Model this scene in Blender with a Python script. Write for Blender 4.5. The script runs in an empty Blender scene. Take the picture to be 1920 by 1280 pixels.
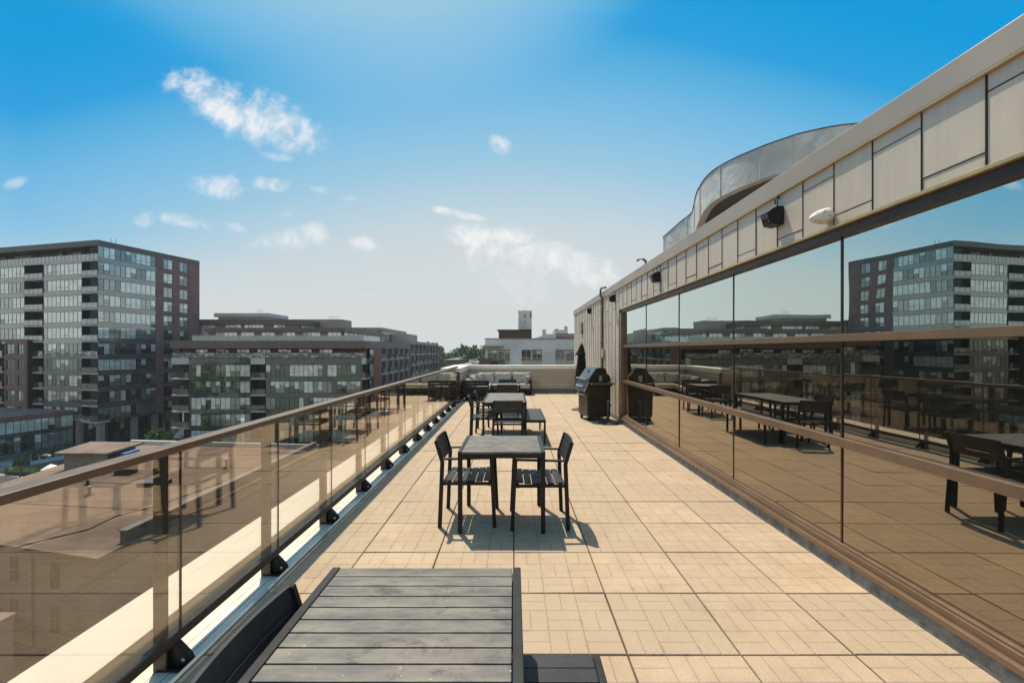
import bpy, math, random
from mathutils import Matrix, Vector, noise
R = math.radians
sc = bpy.context.scene
COL = sc.collection
random.seed(7)

# ------------------------------------------------------------------ camera
F, CX, CY, CH = 839.0, 963.0, 657.0, 1.63
cd = bpy.data.cameras.new('camera'); cam = bpy.data.objects.new('camera', cd); COL.objects.link(cam)
cd.sensor_width = 36; cd.lens = 36*F/1920; cd.clip_start = .05; cd.clip_end = 6000
cd.shift_x = -(CX-960)/1920; cd.shift_y = (CY-640)/1920
cam.location = (0, 0, CH); cam.rotation_euler = (R(90), 0, 0)
sc.camera = cam
sc.view_settings.view_transform = 'Standard'; sc.view_settings.look = 'None'
sc.view_settings.exposure = 0.85; sc.view_settings.gamma = 1; sc.view_settings.use_curve_mapping = False
sc.cycles.max_bounces = 8; sc.cycles.transparent_max_bounces = 24
sc.cycles.glossy_bounces = 5; sc.cycles.diffuse_bounces = 3
sc.cycles.caustics_reflective = False; sc.cycles.caustics_refractive = False
sc.cycles.use_denoising = True
sc.cycles.volume_bounces = 0

# ------------------------------------------------------------------ node helper
class NT:
    def __init__(s, nt): s.nt = nt; nt.nodes.clear()
    def n(s, t, **k):
        x = s.nt.nodes.new(t)
        for a, b in k.items():
            if a.startswith('i_'):
                x.inputs[a[2:].replace('_', ' ')].default_value = b
            else: setattr(x, a, b)
        return x
    def l(s, a, b): s.nt.links.new(a, b)
    def v(s, sock, val):
        if isinstance(val, bpy.types.NodeSocket): s.l(val, sock)
        else: sock.default_value = val
    def m(s, op, a, b=0.0, c=None, clamp=False):
        x = s.n('ShaderNodeMath', operation=op, use_clamp=clamp)
        s.v(x.inputs[0], a); s.v(x.inputs[1], b)
        if c is not None: s.v(x.inputs[2], c)
        return x.outputs[0]
    def mix(s, f, a, b, mode='MIX'):
        x = s.n('ShaderNodeMix', data_type='RGBA', blend_type=mode)
        s.v(x.inputs[0], f); s.v(x.inputs[6], a); s.v(x.inputs[7], b)
        return x.outputs[2]
    def noise(s, vec, scale, detail=3, rough=.55, dist=0.0, out=0):
        x = s.n('ShaderNodeTexNoise', i_Scale=scale, i_Detail=detail, i_Roughness=rough, i_Distortion=dist)
        if vec is not None: s.l(vec, x.inputs['Vector'])
        return x.outputs[out]
    def ramp(s, f, a, b, lo=0.0, hi=1.0):
        x = s.n('ShaderNodeMapRange', interpolation_type='SMOOTHSTEP', clamp=True)
        s.v(x.inputs[0], f); x.inputs[1].default_value = a; x.inputs[2].default_value = b
        x.inputs[3].default_value = lo; x.inputs[4].default_value = hi
        return x.outputs[0]
    def xyz(s, vec):
        x = s.n('ShaderNodeSeparateXYZ'); s.l(vec, x.inputs[0]); return x.outputs
    def comb(s, a, b, c):
        x = s.n('ShaderNodeCombineXYZ'); s.v(x.inputs[0], a); s.v(x.inputs[1], b); s.v(x.inputs[2], c); return x.outputs[0]
def c4(c): return (c[0], c[1], c[2], 1)

# ------------------------------------------------------------------ world
SUN = Vector((-.153, .33, .73)).normalized()
sun_el = math.asin(SUN.z)
W = bpy.data.worlds.new('World'); sc.world = W; W.use_nodes = True
w = NT(W.node_tree)
sky = w.n('ShaderNodeTexSky', sky_type='NISHITA', sun_disc=False)
sky.sun_elevation = sun_el; sky.sun_rotation = math.atan2(SUN.x, SUN.y)
sky.altitude = 50; sky.air_density = 1.0; sky.dust_density = 1.6; sky.ozone_density = 1.5
tc = w.n('ShaderNodeTexCoord')
X, Y, Z = w.xyz(tc.outputs['Generated'])[:3]
ysafe = w.m('MAXIMUM', Y, .02)
U = w.m('DIVIDE', X, ysafe); V = w.m('DIVIDE', Z, ysafe)
P2 = w.comb(U, V, 0.0)
n1 = w.noise(P2, 10.0, 9, .66, .5)
n2 = w.noise(P2, 26.0, 5, .6)
nn = w.m('ADD', w.m('MULTIPLY', w.m('SUBTRACT', n1, .5), 3.0), w.m('MULTIPLY', w.m('SUBTRACT', n2, .5), 2.0))
# (px, py, rx, ry, rotation, strength)
clouds = [(440,205,128,38,28,1.0),(505,228,88,42,22,1.0),(555,245,48,22,10,.6),(520,294,30,9,12,.6),(412,350,50,20,5,.8),(508,346,38,12,5,.75),
 (272,412,22,15,-20,.6),(345,414,46,13,10,.6),(445,428,22,9,20,.5),(550,447,72,22,-12,.75),(680,457,28,14,8,.65),
 (938,273,22,16,40,.75),(862,402,44,8,12,.8),(925,450,70,26,8,1.0),(1010,478,84,34,22,1.0),(1075,505,78,32,12,.8),(895,470,30,40,10,.7),
 (990,525,130,34,6,.35),(28,343,22,10,-20,.45),(600,356,20,6,10,.3),(655,372,16,6,0,.3),(710,367,12,9,30,.3),(535,401,16,7,0,.35),(700,555,30,8,0,.2),(985,556,90,22,0,.25)]
mask = None
for (px, py, rx, ry, rot, st) in clouds:
    u0, v0 = (px-CX)/F, (CY-py)/F; a = -R(rot)
    du = w.m('SUBTRACT', U, u0); dv = w.m('SUBTRACT', V, v0)
    p = w.m('ADD', w.m('MULTIPLY', du, math.cos(a)*F/rx), w.m('MULTIPLY', dv, math.sin(a)*F/rx))
    q = w.m('ADD', w.m('MULTIPLY', du, -math.sin(a)*F/ry), w.m('MULTIPLY', dv, math.cos(a)*F/ry))
    d2 = w.m('ADD', w.m('MULTIPLY', p, p), w.m('MULTIPLY', q, q))
    e = w.m('SUBTRACT', .35+.38*st, w.m('MULTIPLY', d2, .62))
    f = w.ramp(w.m('ADD', e, nn), -.45, 1.35)
    f = w.m('MULTIPLY', w.m('MULTIPLY', f, st*1.15), w.ramp(d2, 2.8, .9))
    mask = f if mask is None else w.m('MAXIMUM', mask, f)
mask = w.m('MINIMUM', mask, .88)
front = w.ramp(Y, .05, .2)
mask = w.m('MULTIPLY', mask, front)
# hazy summer sky: white low down, deep blue away from the sun
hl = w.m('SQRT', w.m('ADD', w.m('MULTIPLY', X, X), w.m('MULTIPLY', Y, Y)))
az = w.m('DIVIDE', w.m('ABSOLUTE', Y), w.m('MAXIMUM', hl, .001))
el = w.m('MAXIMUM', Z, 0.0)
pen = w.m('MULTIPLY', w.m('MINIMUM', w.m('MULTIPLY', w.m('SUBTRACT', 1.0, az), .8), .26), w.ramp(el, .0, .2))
ef = w.m('MULTIPLY', w.m('ADD', el, pen), w.ramp(Y, -.35, .1, .55, 1.0))  # unseen sky behind the camera whitened to lift the shade
rp_ = w.n('ShaderNodeValToRGB'); w.l(ef, rp_.inputs[0]); cr_ = rp_.color_ramp
pts = [(.06,1),(.2,.95),(.27,.86),(.34,.66),(.39,.5),(.478,.31),(.54,.17),(.60,.05),(.68,.0)]
cr_.elements[0].position = pts[0][0]; cr_.elements[0].color = (1,1,1,1); cr_.elements[1].position = pts[-1][0]; cr_.elements[1].color = (0,0,0,1)
for p_, v_ in pts[1:-1]: e_ = cr_.elements.new(p_); e_.color = (v_,v_,v_,1)
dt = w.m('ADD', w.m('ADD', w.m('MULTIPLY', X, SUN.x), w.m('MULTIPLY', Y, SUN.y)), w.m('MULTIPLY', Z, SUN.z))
glow = w.m('ADD', w.ramp(dt, .785, .94, 0, .6), w.ramp(dt, .91, 1.0, 0, 2.2))  # second ramp: extra glow added out of view as warm fill for the shade
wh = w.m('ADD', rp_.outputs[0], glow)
SK = 3.7
wl_ = w.m('MAXIMUM', w.m('SUBTRACT', wh, 1.0), 0.0)
rs_ = w.n('ShaderNodeValToRGB'); w.l(w.m('MINIMUM', wh, 1.0), rs_.inputs[0]); cs_ = rs_.color_ramp
sp_ = [(0,(0,.325,.72)),(.06,(.026,.36,.725)),(.13,(.085,.42,.74)),(.25,(.165,.485,.765)),(.36,(.235,.525,.765)),(.5,(.33,.578,.75)),(.78,(.52,.655,.73)),(1,(.67,.70,.69))]
cs_.elements[0].position = 0; cs_.elements[0].color = c4(sp_[0][1]); cs_.elements[1].position = 1; cs_.elements[1].color = c4(sp_[-1][1])
for p_, v_ in sp_[1:-1]: e_ = cs_.elements.new(p_); e_.color = c4(v_)
own = w.mix(1.0, rs_.outputs[0], c4((SK,SK,SK)), 'MULTIPLY')
own = w.mix(1.0, own, w.comb(w.m('MULTIPLY', wl_, SK*.8), w.m('MULTIPLY', wl_, SK*.75), w.m('MULTIPLY', wl_, SK*.68)), 'ADD')
nis = w.mix(1.0, sky.outputs[0], c4((.5,.5,.5)), 'MULTIPLY')
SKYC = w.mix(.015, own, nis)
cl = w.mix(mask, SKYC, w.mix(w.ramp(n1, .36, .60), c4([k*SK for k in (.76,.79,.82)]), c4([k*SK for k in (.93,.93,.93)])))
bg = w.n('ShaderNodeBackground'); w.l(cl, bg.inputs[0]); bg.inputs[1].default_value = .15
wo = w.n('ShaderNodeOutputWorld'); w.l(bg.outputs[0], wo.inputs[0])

sd = bpy.data.lights.new('sun', 'SUN'); sd.energy = 3.0; sd.angle = R(.5); sd.color = (1.0, .89, .70)
so = bpy.data.objects.new('sun', sd); COL.objects.link(so)
so.rotation_euler = SUN.to_track_quat('Z', 'Y').to_euler(); so.location = (0, 0, 40)

# ------------------------------------------------------------------ mesh builder and tagging
class MB:
    def __init__(s, M=None): s.v = []; s.f = []; s.mi = []; s.M = M or Matrix(); s.k = 0
    def add(s, vs, fs, k=None):
        b = len(s.v); s.v += [s.M @ Vector(p) for p in vs]
        flip = s.M.to_3x3().determinant() < 0
        for f in fs:
            f = [b+i for i in f]; s.f.append(f[::-1] if flip else f); s.mi.append(s.k if k is None else k)
        return s
    def box(s, x0, x1, y0, y1, z0, z1, k=None):
        return s.add([(x0,y0,z0),(x1,y0,z0),(x1,y1,z0),(x0,y1,z0),(x0,y0,z1),(x1,y0,z1),(x1,y1,z1),(x0,y1,z1)],
              [(3,2,1,0),(4,5,6,7),(0,1,5,4),(1,2,6,5),(2,3,7,6),(3,0,4,7)], k)
    def hexa(s, b, t, k=None):   # bottom quad, top quad (ccw from above)
        return s.add(list(b)+list(t), [(3,2,1,0),(4,5,6,7),(0,1,5,4),(1,2,6,5),(2,3,7,6),(3,0,4,7)], k)
    def bar(s, a, b, wx, wy, k=None, up=(0,0,1)):
        a = Vector(a); b = Vector(b); d = (b-a).normalized(); u = Vector(up)
        if abs(d.dot(u)) > .99: u = Vector((0,1,0))
        x = d.cross(u).normalized(); y = x.cross(d).normalized()
        q = [(-1,-1),(1,-1),(1,1),(-1,1)]
        vs = [a+x*wx/2*i+y*wy/2*j for i, j in q]+[b+x*wx/2*i+y*wy/2*j for i, j in q]
        return s.add(vs, [(0,1,2,3),(7,6,5,4),(4,5,1,0),(5,6,2,1),(6,7,3,2),(7,4,0,3)], k)
    def tube(s, pts, r, n=8, k=None, cap=True):
        pts = [Vector(p) for p in pts]; rs = r if isinstance(r, (list, tuple)) else [r]*len(pts)
        vs = []; ref = None
        for i, p in enumerate(pts):
            d = (pts[min(i+1, len(pts)-1)]-pts[max(i-1, 0)]).normalized()
            if ref is None: ref = Vector((0,0,1)) if abs(d.z) < .9 else Vector((1,0,0))
            x = d.cross(ref).normalized(); y = d.cross(x).normalized(); ref = y.cross(d)*-1 if False else ref
            for j in range(n):
                t = 2*math.pi*j/n; vs.append(p+(x*math.cos(t)+y*math.sin(t))*rs[i])
        fs = [(i*n+j, (i+1)*n+j, (i+1)*n+(j+1)%n, i*n+(j+1)%n) for i in range(len(pts)-1) for j in range(n)]
        if cap: fs += [tuple(range(n)), tuple(range((len(pts)-1)*n+n-1, (len(pts)-1)*n-1, -1))]
        return s.add(vs, fs, k)
    def lathe(s, prof, n=20, c=(0,0), k=None, cap=True):
        vs = [(c[0]+r*math.cos(2*math.pi*j/n), c[1]+r*math.sin(2*math.pi*j/n), z) for r, z in prof for j in range(n)]
        fs = [(i*n+j, i*n+(j+1)%n, (i+1)*n+(j+1)%n, (i+1)*n+j) for i in range(len(prof)-1) for j in range(n)]
        if cap: fs += [tuple(range(n-1,-1,-1)), tuple(range((len(prof)-1)*n, len(prof)*n))]
        return s.add(vs, fs, k)
    def prism(s, poly, y0, y1, k=None):      # poly in x,z extruded along y
        n = len(poly); vs = [(x, y0, z) for x, z in poly]+[(x, y1, z) for x, z in poly]
        return s.add(vs, [tuple(range(n)), tuple(range(2*n-1, n-1, -1))]+[(i, i+n, (i+1)%n+n, (i+1)%n) for i in range(n)], k)
    def slab(s, poly, z0, z1, k=None):       # poly in x,y (ccw)
        n = len(poly); vs = [(x, y, z0) for x, y in poly]+[(x, y, z1) for x, y in poly]
        return s.add(vs, [tuple(range(n-1,-1,-1)), tuple(range(n, 2*n))]+[(i, (i+1)%n, (i+1)%n+n, i+n) for i in range(n)], k)
    def build(s, name, mats, parent=None, smooth=False, bevel=0, fix=False):
        off = Vector((0,0,0)); p = parent
        while p is not None: off += Vector(p.location); p = p.parent
        me = bpy.data.meshes.new(name); me.from_pydata([tuple(v-off) for v in s.v], [], s.f)
        mats = mats if isinstance(mats, (list, tuple)) else [mats]
        for m in mats: me.materials.append(m)
        if len(mats) > 1: me.polygons.foreach_set('material_index', s.mi)
        if smooth: me.polygons.foreach_set('use_smooth', [True]*len(me.polygons))
        me.update()
        o = bpy.data.objects.new(name, me); COL.objects.link(o); o.parent = parent
        if bevel:
            b = o.modifiers.new('bevel', 'BEVEL'); b.width = bevel; b.segments = 2; b.limit_method = 'ANGLE'; b.angle_limit = R(40)
        return o
def tag(o, label=None, cat=None, group=None, kind=None):
    if label: o['label'] = label
    if cat: o['category'] = cat
    if group: o['group'] = group
    if kind: o['kind'] = kind
    return o
def empty(name, loc, label, cat, group=None):
    o = bpy.data.objects.new(name, None); COL.objects.link(o); o.location = loc; o.empty_display_size = .2
    return tag(o, label, cat, group)
def kids(o): return list(o.children)
def copy_tree(o, parent=None):
    ch = kids(o); c = o.copy(); COL.objects.link(c)
    if parent: c.parent = parent
    for k in ch: copy_tree(k, c)
    return c
def frame(o, ex, ey=None):
    ex = Vector(ex).normalized(); ez = Vector((0,0,1)); ey = Vector(ey).normalized() if ey is not None else ez.cross(ex)
    return Matrix(((ex.x, ey.x, ez.x, o[0]), (ex.y, ey.y, ez.y, o[1]), (ex.z, ey.z, ez.z, o[2]), (0,0,0,1)))
def at(px, py, Y): return Vector(((px-CX)*Y/F, Y, CH-(py-CY)*Y/F))

# ------------------------------------------------------------------ materials
def mat(name):
    m = bpy.data.materials.new(name); m.use_nodes = True; t = NT(m.node_tree)
    b = t.n('ShaderNodeBsdfPrincipled'); o = t.n('ShaderNodeOutputMaterial'); t.l(b.outputs[0], o.inputs[0])
    g = t.n('ShaderNodeNewGeometry')
    return m, t, b, g.outputs['Position'], o
def objco(t): return t.n('ShaderNodeTexCoord').outputs['Object']
def bump(t, b, h, strength=.3, dist=.01):
    x = t.n('ShaderNodeBump'); x.inputs['Strength'].default_value = strength; x.inputs['Distance'].default_value = dist
    t.v(x.inputs['Height'], h); t.l(x.outputs[0], b.inputs['Normal']); return x
def simple(name, c, rough=.6, metal=0.0, var=.15, scale=6.0, spec=.5, bs=0, bscale=60):
    m, t, b, P, o = mat(name)
    P = objco(t)
    n = t.noise(P, scale, 5, .6)
    f = t.ramp(n, .3, .7, 1-var, 1+var)
    t.l(t.mix(1.0, c4(c), t.comb(f, f, f), 'MULTIPLY'), b.inputs['Base Color'])
    b.inputs['Roughness'].default_value = rough; b.inputs['Metallic'].default_value = metal
    b.inputs['Specular IOR Level'].default_value = spec
    t.v(b.inputs['Roughness'], t.ramp(t.noise(P, scale*3, 3), .3, .7, rough*.85, min(1, rough*1.15)))
    if bs: bump(t, b, t.noise(P, bscale, 4), bs, .004)
    return m
PAV = .61; PX0 = .003; PY0 = 2.403
def m_paver():
    m, t, b, P, o = mat('paver')
    x, y, z = t.xyz(P)[:3]
    xs = t.m('DIVIDE', t.m('ADD', x, -PX0+PAV*20), PAV/3); ys = t.m('DIVIDE', t.m('ADD', y, -PY0+PAV*20), PAV/3)
    fx = t.m('FRACT', xs); fy = t.m('FRACT', ys)
    par = t.m('MODULO', t.m('ADD', t.m('FLOOR', xs), t.m('FLOOR', ys)), 2.0)
    wv = t.m('ADD', t.m('MULTIPLY', fx, par), t.m('MULTIPLY', fy, t.m('SUBTRACT', 1.0, par)))
    g1 = t.m('ABSOLUTE', t.m('SUBTRACT', wv, .5))
    g2 = t.m('MINIMUM', t.m('MINIMUM', fx, t.m('SUBTRACT', 1.0, fx)), t.m('MINIMUM', fy, t.m('SUBTRACT', 1.0, fy)))
    g = t.m('MINIMUM', t.m('MULTIPLY', g1, 1.0), g2)
    wob = t.m('MULTIPLY', t.m('SUBTRACT', t.noise(P, 40, 2), .5), .012)
    g = t.m('ADD', g, wob)
    h = t.ramp(g, .006, .034)
    idc = t.comb(t.m('FLOOR', t.m('DIVIDE', xs, 3.0)), t.m('FLOOR', t.m('DIVIDE', ys, 3.0)), 0.0)
    wn = t.n('ShaderNodeTexWhiteNoise', noise_dimensions='3D'); t.l(idc, wn.inputs[0])
    fine = t.m('ADD', t.m('MULTIPLY', t.noise(P, 420, 2, .7), .5), t.m('MULTIPLY', t.noise(P, 130, 3, .8), .5)); mid = t.noise(P, 3.2, 6, .65); st = t.noise(P, 1.1, 5, .7)
    col = t.mix(t.ramp(mid, .3, .7), c4((.41, .30, .20)), c4((.50, .378, .262)))
    col = t.mix(t.m('MULTIPLY', wn.outputs[0], .75), col, c4((.385, .295, .215)))
    big = t.noise(P, .45, 4, .6, .4)
    col = t.mix(t.ramp(big, .42, .7, 0, .45), col, c4((.40,.30,.215)))
    wst = t.noise(P, 55, 3, .6); col = t.mix(t.ramp(wst, .66, .72, 0, .35), col, c4((.25,.19,.14)))
    col = t.mix(t.ramp(st, .55, .74, 0, .42), col, c4((.27, .205, .15)))
    f = t.ramp(fine, .32, .68, .76, 1.2)
    ej = t.m('MULTIPLY', t.ramp(g2, .0, .10, 1, 0), t.ramp(t.noise(P, 6, 4, .7), .5, .66, 0, .38)); col = t.mix(ej, col, c4((.2,.15,.11)))
    col = t.mix(1.0, col, t.comb(f, f, f), 'MULTIPLY')
    gd = t.ramp(g, .004, .022, .74, 1.0)
    col = t.mix(1.0, col, t.comb(gd, gd, gd), 'MULTIPLY')
    # damp dirt where people cook
    t.l(col, b.inputs['Base Color']); b.inputs['Roughness'].default_value = .85; b.inputs['Specular IOR Level'].default_value = .3
    hh = t.m('ADD', t.m('MULTIPLY', h, 1.0), t.m('MULTIPLY', fine, .22))
    bump(t, b, hh, .55, .004)
    return m
M = {}
M['paver'] = m_paver()
M['joint'] = simple('joint_dirt', (.06,.048,.036), .95, scale=30)
M['alu'] = simple('aluminium_flashing', (.72,.66,.57), .38, .1, .12, 3.0)
M['white_metal'] = simple('white_coping', (.80,.77,.70), .5, 0, .05, 1.4)
M['bronze'] = simple('bronze_anodised', (.175,.115,.072), .38, .35, .12, 4)
M['bronze_dark'] = simple('dark_bronze', (.055,.036,.026), .4, .3, .2, 4)
M['bronze_post'] = simple('dark_bronze_post', (.085,.06,.044), .4, .2, .12, 4)
M['bronze_light'] = simple('tan_anodised', (.21,.138,.088), .34, .3, .12, 4)
M['black_metal'] = simple('black_metal', (.012,.012,.014), .5, .0, .3, 14, bs=.08, spec=.3)
M['clad'] = None
def m_clad():
    m, t, b, P, o = mat('metal_cladding')
    n = t.noise(P, .9, 3); n3 = t.noise(P, 2.2, 2, .5)
    wn = t.n('ShaderNodeTexWhiteNoise', noise_dimensions='1D'); y = t.xyz(P)[1]
    t.v(wn.inputs['W'], t.m('FLOOR', t.m('DIVIDE', t.m('SUBTRACT', y, 2.29), .3627)))
    col = t.mix(t.ramp(n, .3, .7), c4((.59,.495,.40)), c4((.645,.55,.45)))
    col = t.mix(t.m('MULTIPLY', wn.outputs[0], .35), col, c4((.55,.465,.38)))
    st = t.noise(t.comb(t.m('MULTIPLY', t.xyz(P)[0], 1), t.m('MULTIPLY', y, 14.0), t.m('MULTIPLY', t.xyz(P)[2], 1.2)), 1.0, 4)
    f = t.ramp(st, .3, .75, 1.03, .93); col = t.mix(1.0, col, t.comb(f, f, f), 'MULTIPLY')
    t.l(col, b.inputs['Base Color']); b.inputs['Metallic'].default_value = .05
    t.v(b.inputs['Roughness'], t.ramp(n3, .3, .7, .38, .55))
    bump(t, b, t.m('ADD', n3, t.m('MULTIPLY', t.noise(P, 260, 2), .02)), .35, .02)
    return m
M['clad'] = m_clad()
M['coping'] = simple('champagne_coping', (.40,.335,.275), .42, .1, .06, 1.2)
M['gold'] = simple('brass_edge', (.55,.40,.20), .35, .5, .1, 5)
M['concrete'] = simple('concrete_curb', (.20,.20,.19), .9, 0, .35, 14, bs=.5, bscale=90)
M['corr'] = simple('corrugated_metal', (.52,.44,.34), .42, .1, .08, 2)
def m_window():
    m, t, b, P, o = mat('mirror_glazing')
    b.inputs['Base Color'].default_value = (.010,.011,.010,1); b.inputs['Roughness'].default_value = .9; b.inputs['Specular IOR Level'].default_value = 0
    gl = t.n('ShaderNodeBsdfGlossy'); gl.inputs['Roughness'].default_value = .0
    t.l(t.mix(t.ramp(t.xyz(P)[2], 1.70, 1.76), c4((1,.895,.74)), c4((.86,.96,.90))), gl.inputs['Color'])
    bp = t.n('ShaderNodeBump'); bp.inputs['Strength'].default_value = .6; bp.inputs['Distance'].default_value = .0022
    t.v(bp.inputs['Height'], t.noise(P, 1.1, 2, .45)); t.l(bp.outputs[0], gl.inputs['Normal'])
    fr = t.n('ShaderNodeFresnel'); fr.inputs[0].default_value = 1.5
    f = t.m('ADD', .26, t.m('MULTIPLY', fr.outputs[0], 1.0), clamp=True)
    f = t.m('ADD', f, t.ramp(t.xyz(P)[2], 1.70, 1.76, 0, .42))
    mx = t.n('ShaderNodeMixShader'); t.l(f, mx.inputs[0]); t.l(b.outputs[0], mx.inputs[1]); t.l(gl.outputs[0], mx.inputs[2])
    t.l(mx.outputs[0], o.inputs[0]); return m
M['window'] = m_window()
def m_rail_glass():
    m, t, b, P, o = mat('tinted_railing_glass')
    t.nt.nodes.remove(b)
    tr = t.n('ShaderNodeBsdfTransparent'); tr.inputs[0].default_value = (.875,.842,.80,1)
    gl = t.n('ShaderNodeBsdfGlossy'); gl.inputs['Roughness'].default_value = 0; gl.inputs['Color'].default_value = (1,.97,.9,1)
    fr = t.n('ShaderNodeFresnel'); gm = t.n('ShaderNodeNewGeometry')
    t.l(t.m('SUBTRACT', 1.52, t.m('MULTIPLY', gm.outputs['Backfacing'], 1.52-1/1.52)), fr.inputs[0])
    f = t.m('ADD', .03, t.m('MULTIPLY', fr.outputs[0], 1.6), clamp=True)
    mx = t.n('ShaderNodeMixShader'); t.l(f, mx.inputs[0]); t.l(tr.outputs[0], mx.inputs[1]); t.l(gl.outputs[0], mx.inputs[2])
    t.l(mx.outputs[0], o.inputs[0]); return m
M['rail_glass'] = m_rail_glass()
def m_top():
    m, t, b, P, o = mat('weathered_table_slats')
    P = objco(t)
    sx = t.n('ShaderNodeMapping'); t.l(P, sx.inputs[0]); sx.inputs['Scale'].default_value = (2.2, 9.0, 1)
    n = t.noise(sx.outputs[0], 1.6, 6, .65); n2 = t.noise(P, 7.0, 5, .7, .6); sp = t.noise(P, 70.0, 2, .5); gr = t.noise(P, 260.0, 2, .6)
    col = t.mix(t.ramp(n, .30, .70), c4((.055,.055,.056)), c4((.195,.168,.135)))
    col = t.mix(t.ramp(n2, .56, .68, 0, .8), col, c4((.022,.021,.021)))
    lt = t.noise(P, 3.1, 6, .75, 1.0); col = t.mix(t.ramp(lt, .5, .7, 0, .5), col, c4((.235,.20,.158)))
    yl = t.noise(P, 34.0, 2, .4); col = t.mix(t.ramp(yl, .775, .79, 0, .6), col, c4((.45,.33,.05)))
    col = t.mix(t.ramp(gr, .35, .8, 0, .28), col, c4((.17,.155,.13)))
    col = t.mix(t.ramp(sp, .73, .75, 0, .9), col, c4((.5,.48,.42)))
    mp = t.n('ShaderNodeMapping'); t.l(P, mp.inputs[0]); mp.inputs['Rotation'].default_value = (0,0,.7); mp.inputs['Scale'].default_value = (1,14,1)
    scr = t.noise(mp.outputs[0], 6.0, 2, .4, .2)
    col = t.mix(t.ramp(t.m('ABSOLUTE', t.m('SUBTRACT', scr, .5)), .006, .0, 0, .35), col, c4((.02,.02,.02)))
    t.l(col, b.inputs['Base Color']); t.v(b.inputs['Roughness'], t.ramp(n2, .3, .7, .38, .62))
    bump(t, b, t.m('ADD', n2, t.m('MULTIPLY', gr, .3)), .15, .003)
    return m
M['top'] = m_top()
M['seat'] = simple('dark_composite_slats', (.017,.019,.023), .5, 0, .35, 9, bs=.15, spec=.4)
M['cushion'] = simple('beige_cushion_fabric', (.40,.36,.315), .95, 0, .08, 8, bs=.4, bscale=120)
M['cushion2'] = simple('sand_cushion_fabric', (.36,.30,.23), .95, 0, .12, 9, bs=.4, bscale=120)
M['canvas'] = simple('black_canvas', (.008,.008,.009), .9, 0, .3, 12)
M['iron'] = simple('cast_iron', (.045,.052,.056), .55, .2, .3, 12)
M['grill'] = simple('graphite_enamel', (.040,.037,.034), .35, .35, .2, 5)
M['lid'] = simple('grey_lid_enamel', (.12,.13,.135), .3, .4, .1, 5)
M['steel'] = simple('brushed_steel', (.50,.46,.42), .28, .8, .1, 8)
M['knob'] = simple('chrome_knob', (.65,.68,.75), .2, .7, .1, 8)
M['plastic_white'] = None
def m_sensor():
    m, t, b, P, o = mat('stained_white_plastic'); P = objco(t)
    n = t.noise(P, 26, 5, .7, 1.2)
    col = t.mix(t.ramp(n, .54, .64), c4((.72,.70,.64)), c4((.32,.19,.10)))
    t.l(col, b.inputs['Base Color']); b.inputs['Roughness'].default_value = .5; return m
M['plastic_white'] = m_sensor()
def m_foil():
    m, t, b, P, o = mat('wrinkled_silver_membrane')
    n = t.noise(P, 1.4, 6, .7, 1.5); big = t.noise(P, .35, 2)
    col = t.mix(t.ramp(n, .35, .7), c4((.50,.48,.45)), c4((.72,.70,.66)))
    col = t.mix(t.ramp(big, .45, .62, 0, .5), col, c4((.5,.40,.31)))
    t.l(col, b.inputs['Base Color']); b.inputs['Metallic'].default_value = .08; b.inputs['Roughness'].default_value = .42
    bump(t, b, n, .7, .05); return m
M['foil'] = m_foil()
M['soffit'] = simple('dark_soffit', (.10,.09,.082), .8)
def m_brick(name, c1, c2, mortar, sx=1.0, scale=1.0, axis='x', bw=.5, rh=.18, ms=.02):
    m, t, b, P, o = mat(name)
    x, y, z = t.xyz(P)[:3]
    u = t.m('ADD', x, t.m('MULTIPLY', y, 1.0))
    br = t.n('ShaderNodeTexBrick'); t.l(t.comb(u, z, 0.0), br.inputs[0])
    br.inputs['Color1'].default_value = c4(c1); br.inputs['Color2'].default_value = c4(c2); br.inputs['Mortar'].default_value = c4(mortar)
    br.inputs['Scale'].default_value = scale; br.inputs['Mortar Size'].default_value = ms
    br.inputs['Brick Width'].default_value = bw; br.inputs['Row Height'].default_value = rh
    n = t.noise(P, .35, 5, .6); f = t.ramp(n, .3, .7, .86, 1.12)
    col = t.mix(1.0, br.outputs[0], t.comb(f, f, f), 'MULTIPLY')
    t.l(col, b.inputs['Base Color']); b.inputs['Roughness'].default_value = .85
    return m
M['brick_dark'] = m_brick('dark_purple_brick', (.235,.125,.108), (.31,.17,.145), (.15,.09,.08), bw=.6, rh=.2)
M['brick_grey'] = m_brick('grey_brown_brick', (.26,.175,.145), (.33,.235,.195), (.17,.12,.105), bw=.6, rh=.2)
M['brick_white'] = m_brick('white_block', (.66,.63,.59), (.72,.69,.65), (.48,.45,.42), bw=.8, rh=.3, ms=.03)
M['brick_tan'] = m_brick('old_tan_masonry', (.22,.185,.145), (.27,.225,.18), (.15,.125,.10), bw=.5, rh=.2)
M['brick_pink'] = m_brick('pinkish_brick', (.36,.20,.15), (.44,.27,.2), (.22,.16,.13), bw=.25, rh=.085)
M['fascia'] = simple('charcoal_fascia', (.145,.108,.092), .5, .2, .1, .6)
M['fascia_grey'] = simple('grey_panel', (.32,.265,.225), .6, .1, .08, .5)
M['fascia_light'] = simple('pale_grey_panel', (.52,.50,.47), .6, .1, .05, .4)
M['spandrel'] = simple('green_grey_spandrel', (.06,.068,.06), .12, 0, .25, .4, spec=.8)
M['mullion'] = simple('dark_mullion', (.05,.045,.042), .4, .3)
M['redwood'] = simple('red_brown_cladding', (.24,.085,.05), .7, 0, .25, .8)
M['slab_edge'] = simple('pale_slab_edge', (.5,.49,.46), .7, 0, .08, .6)
M['conc_col'] = simple('concrete_column', (.30,.27,.25), .85, 0, .15, 1.2)
M['core'] = simple('shadowed_interior', (.02,.018,.017), .7)
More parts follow.
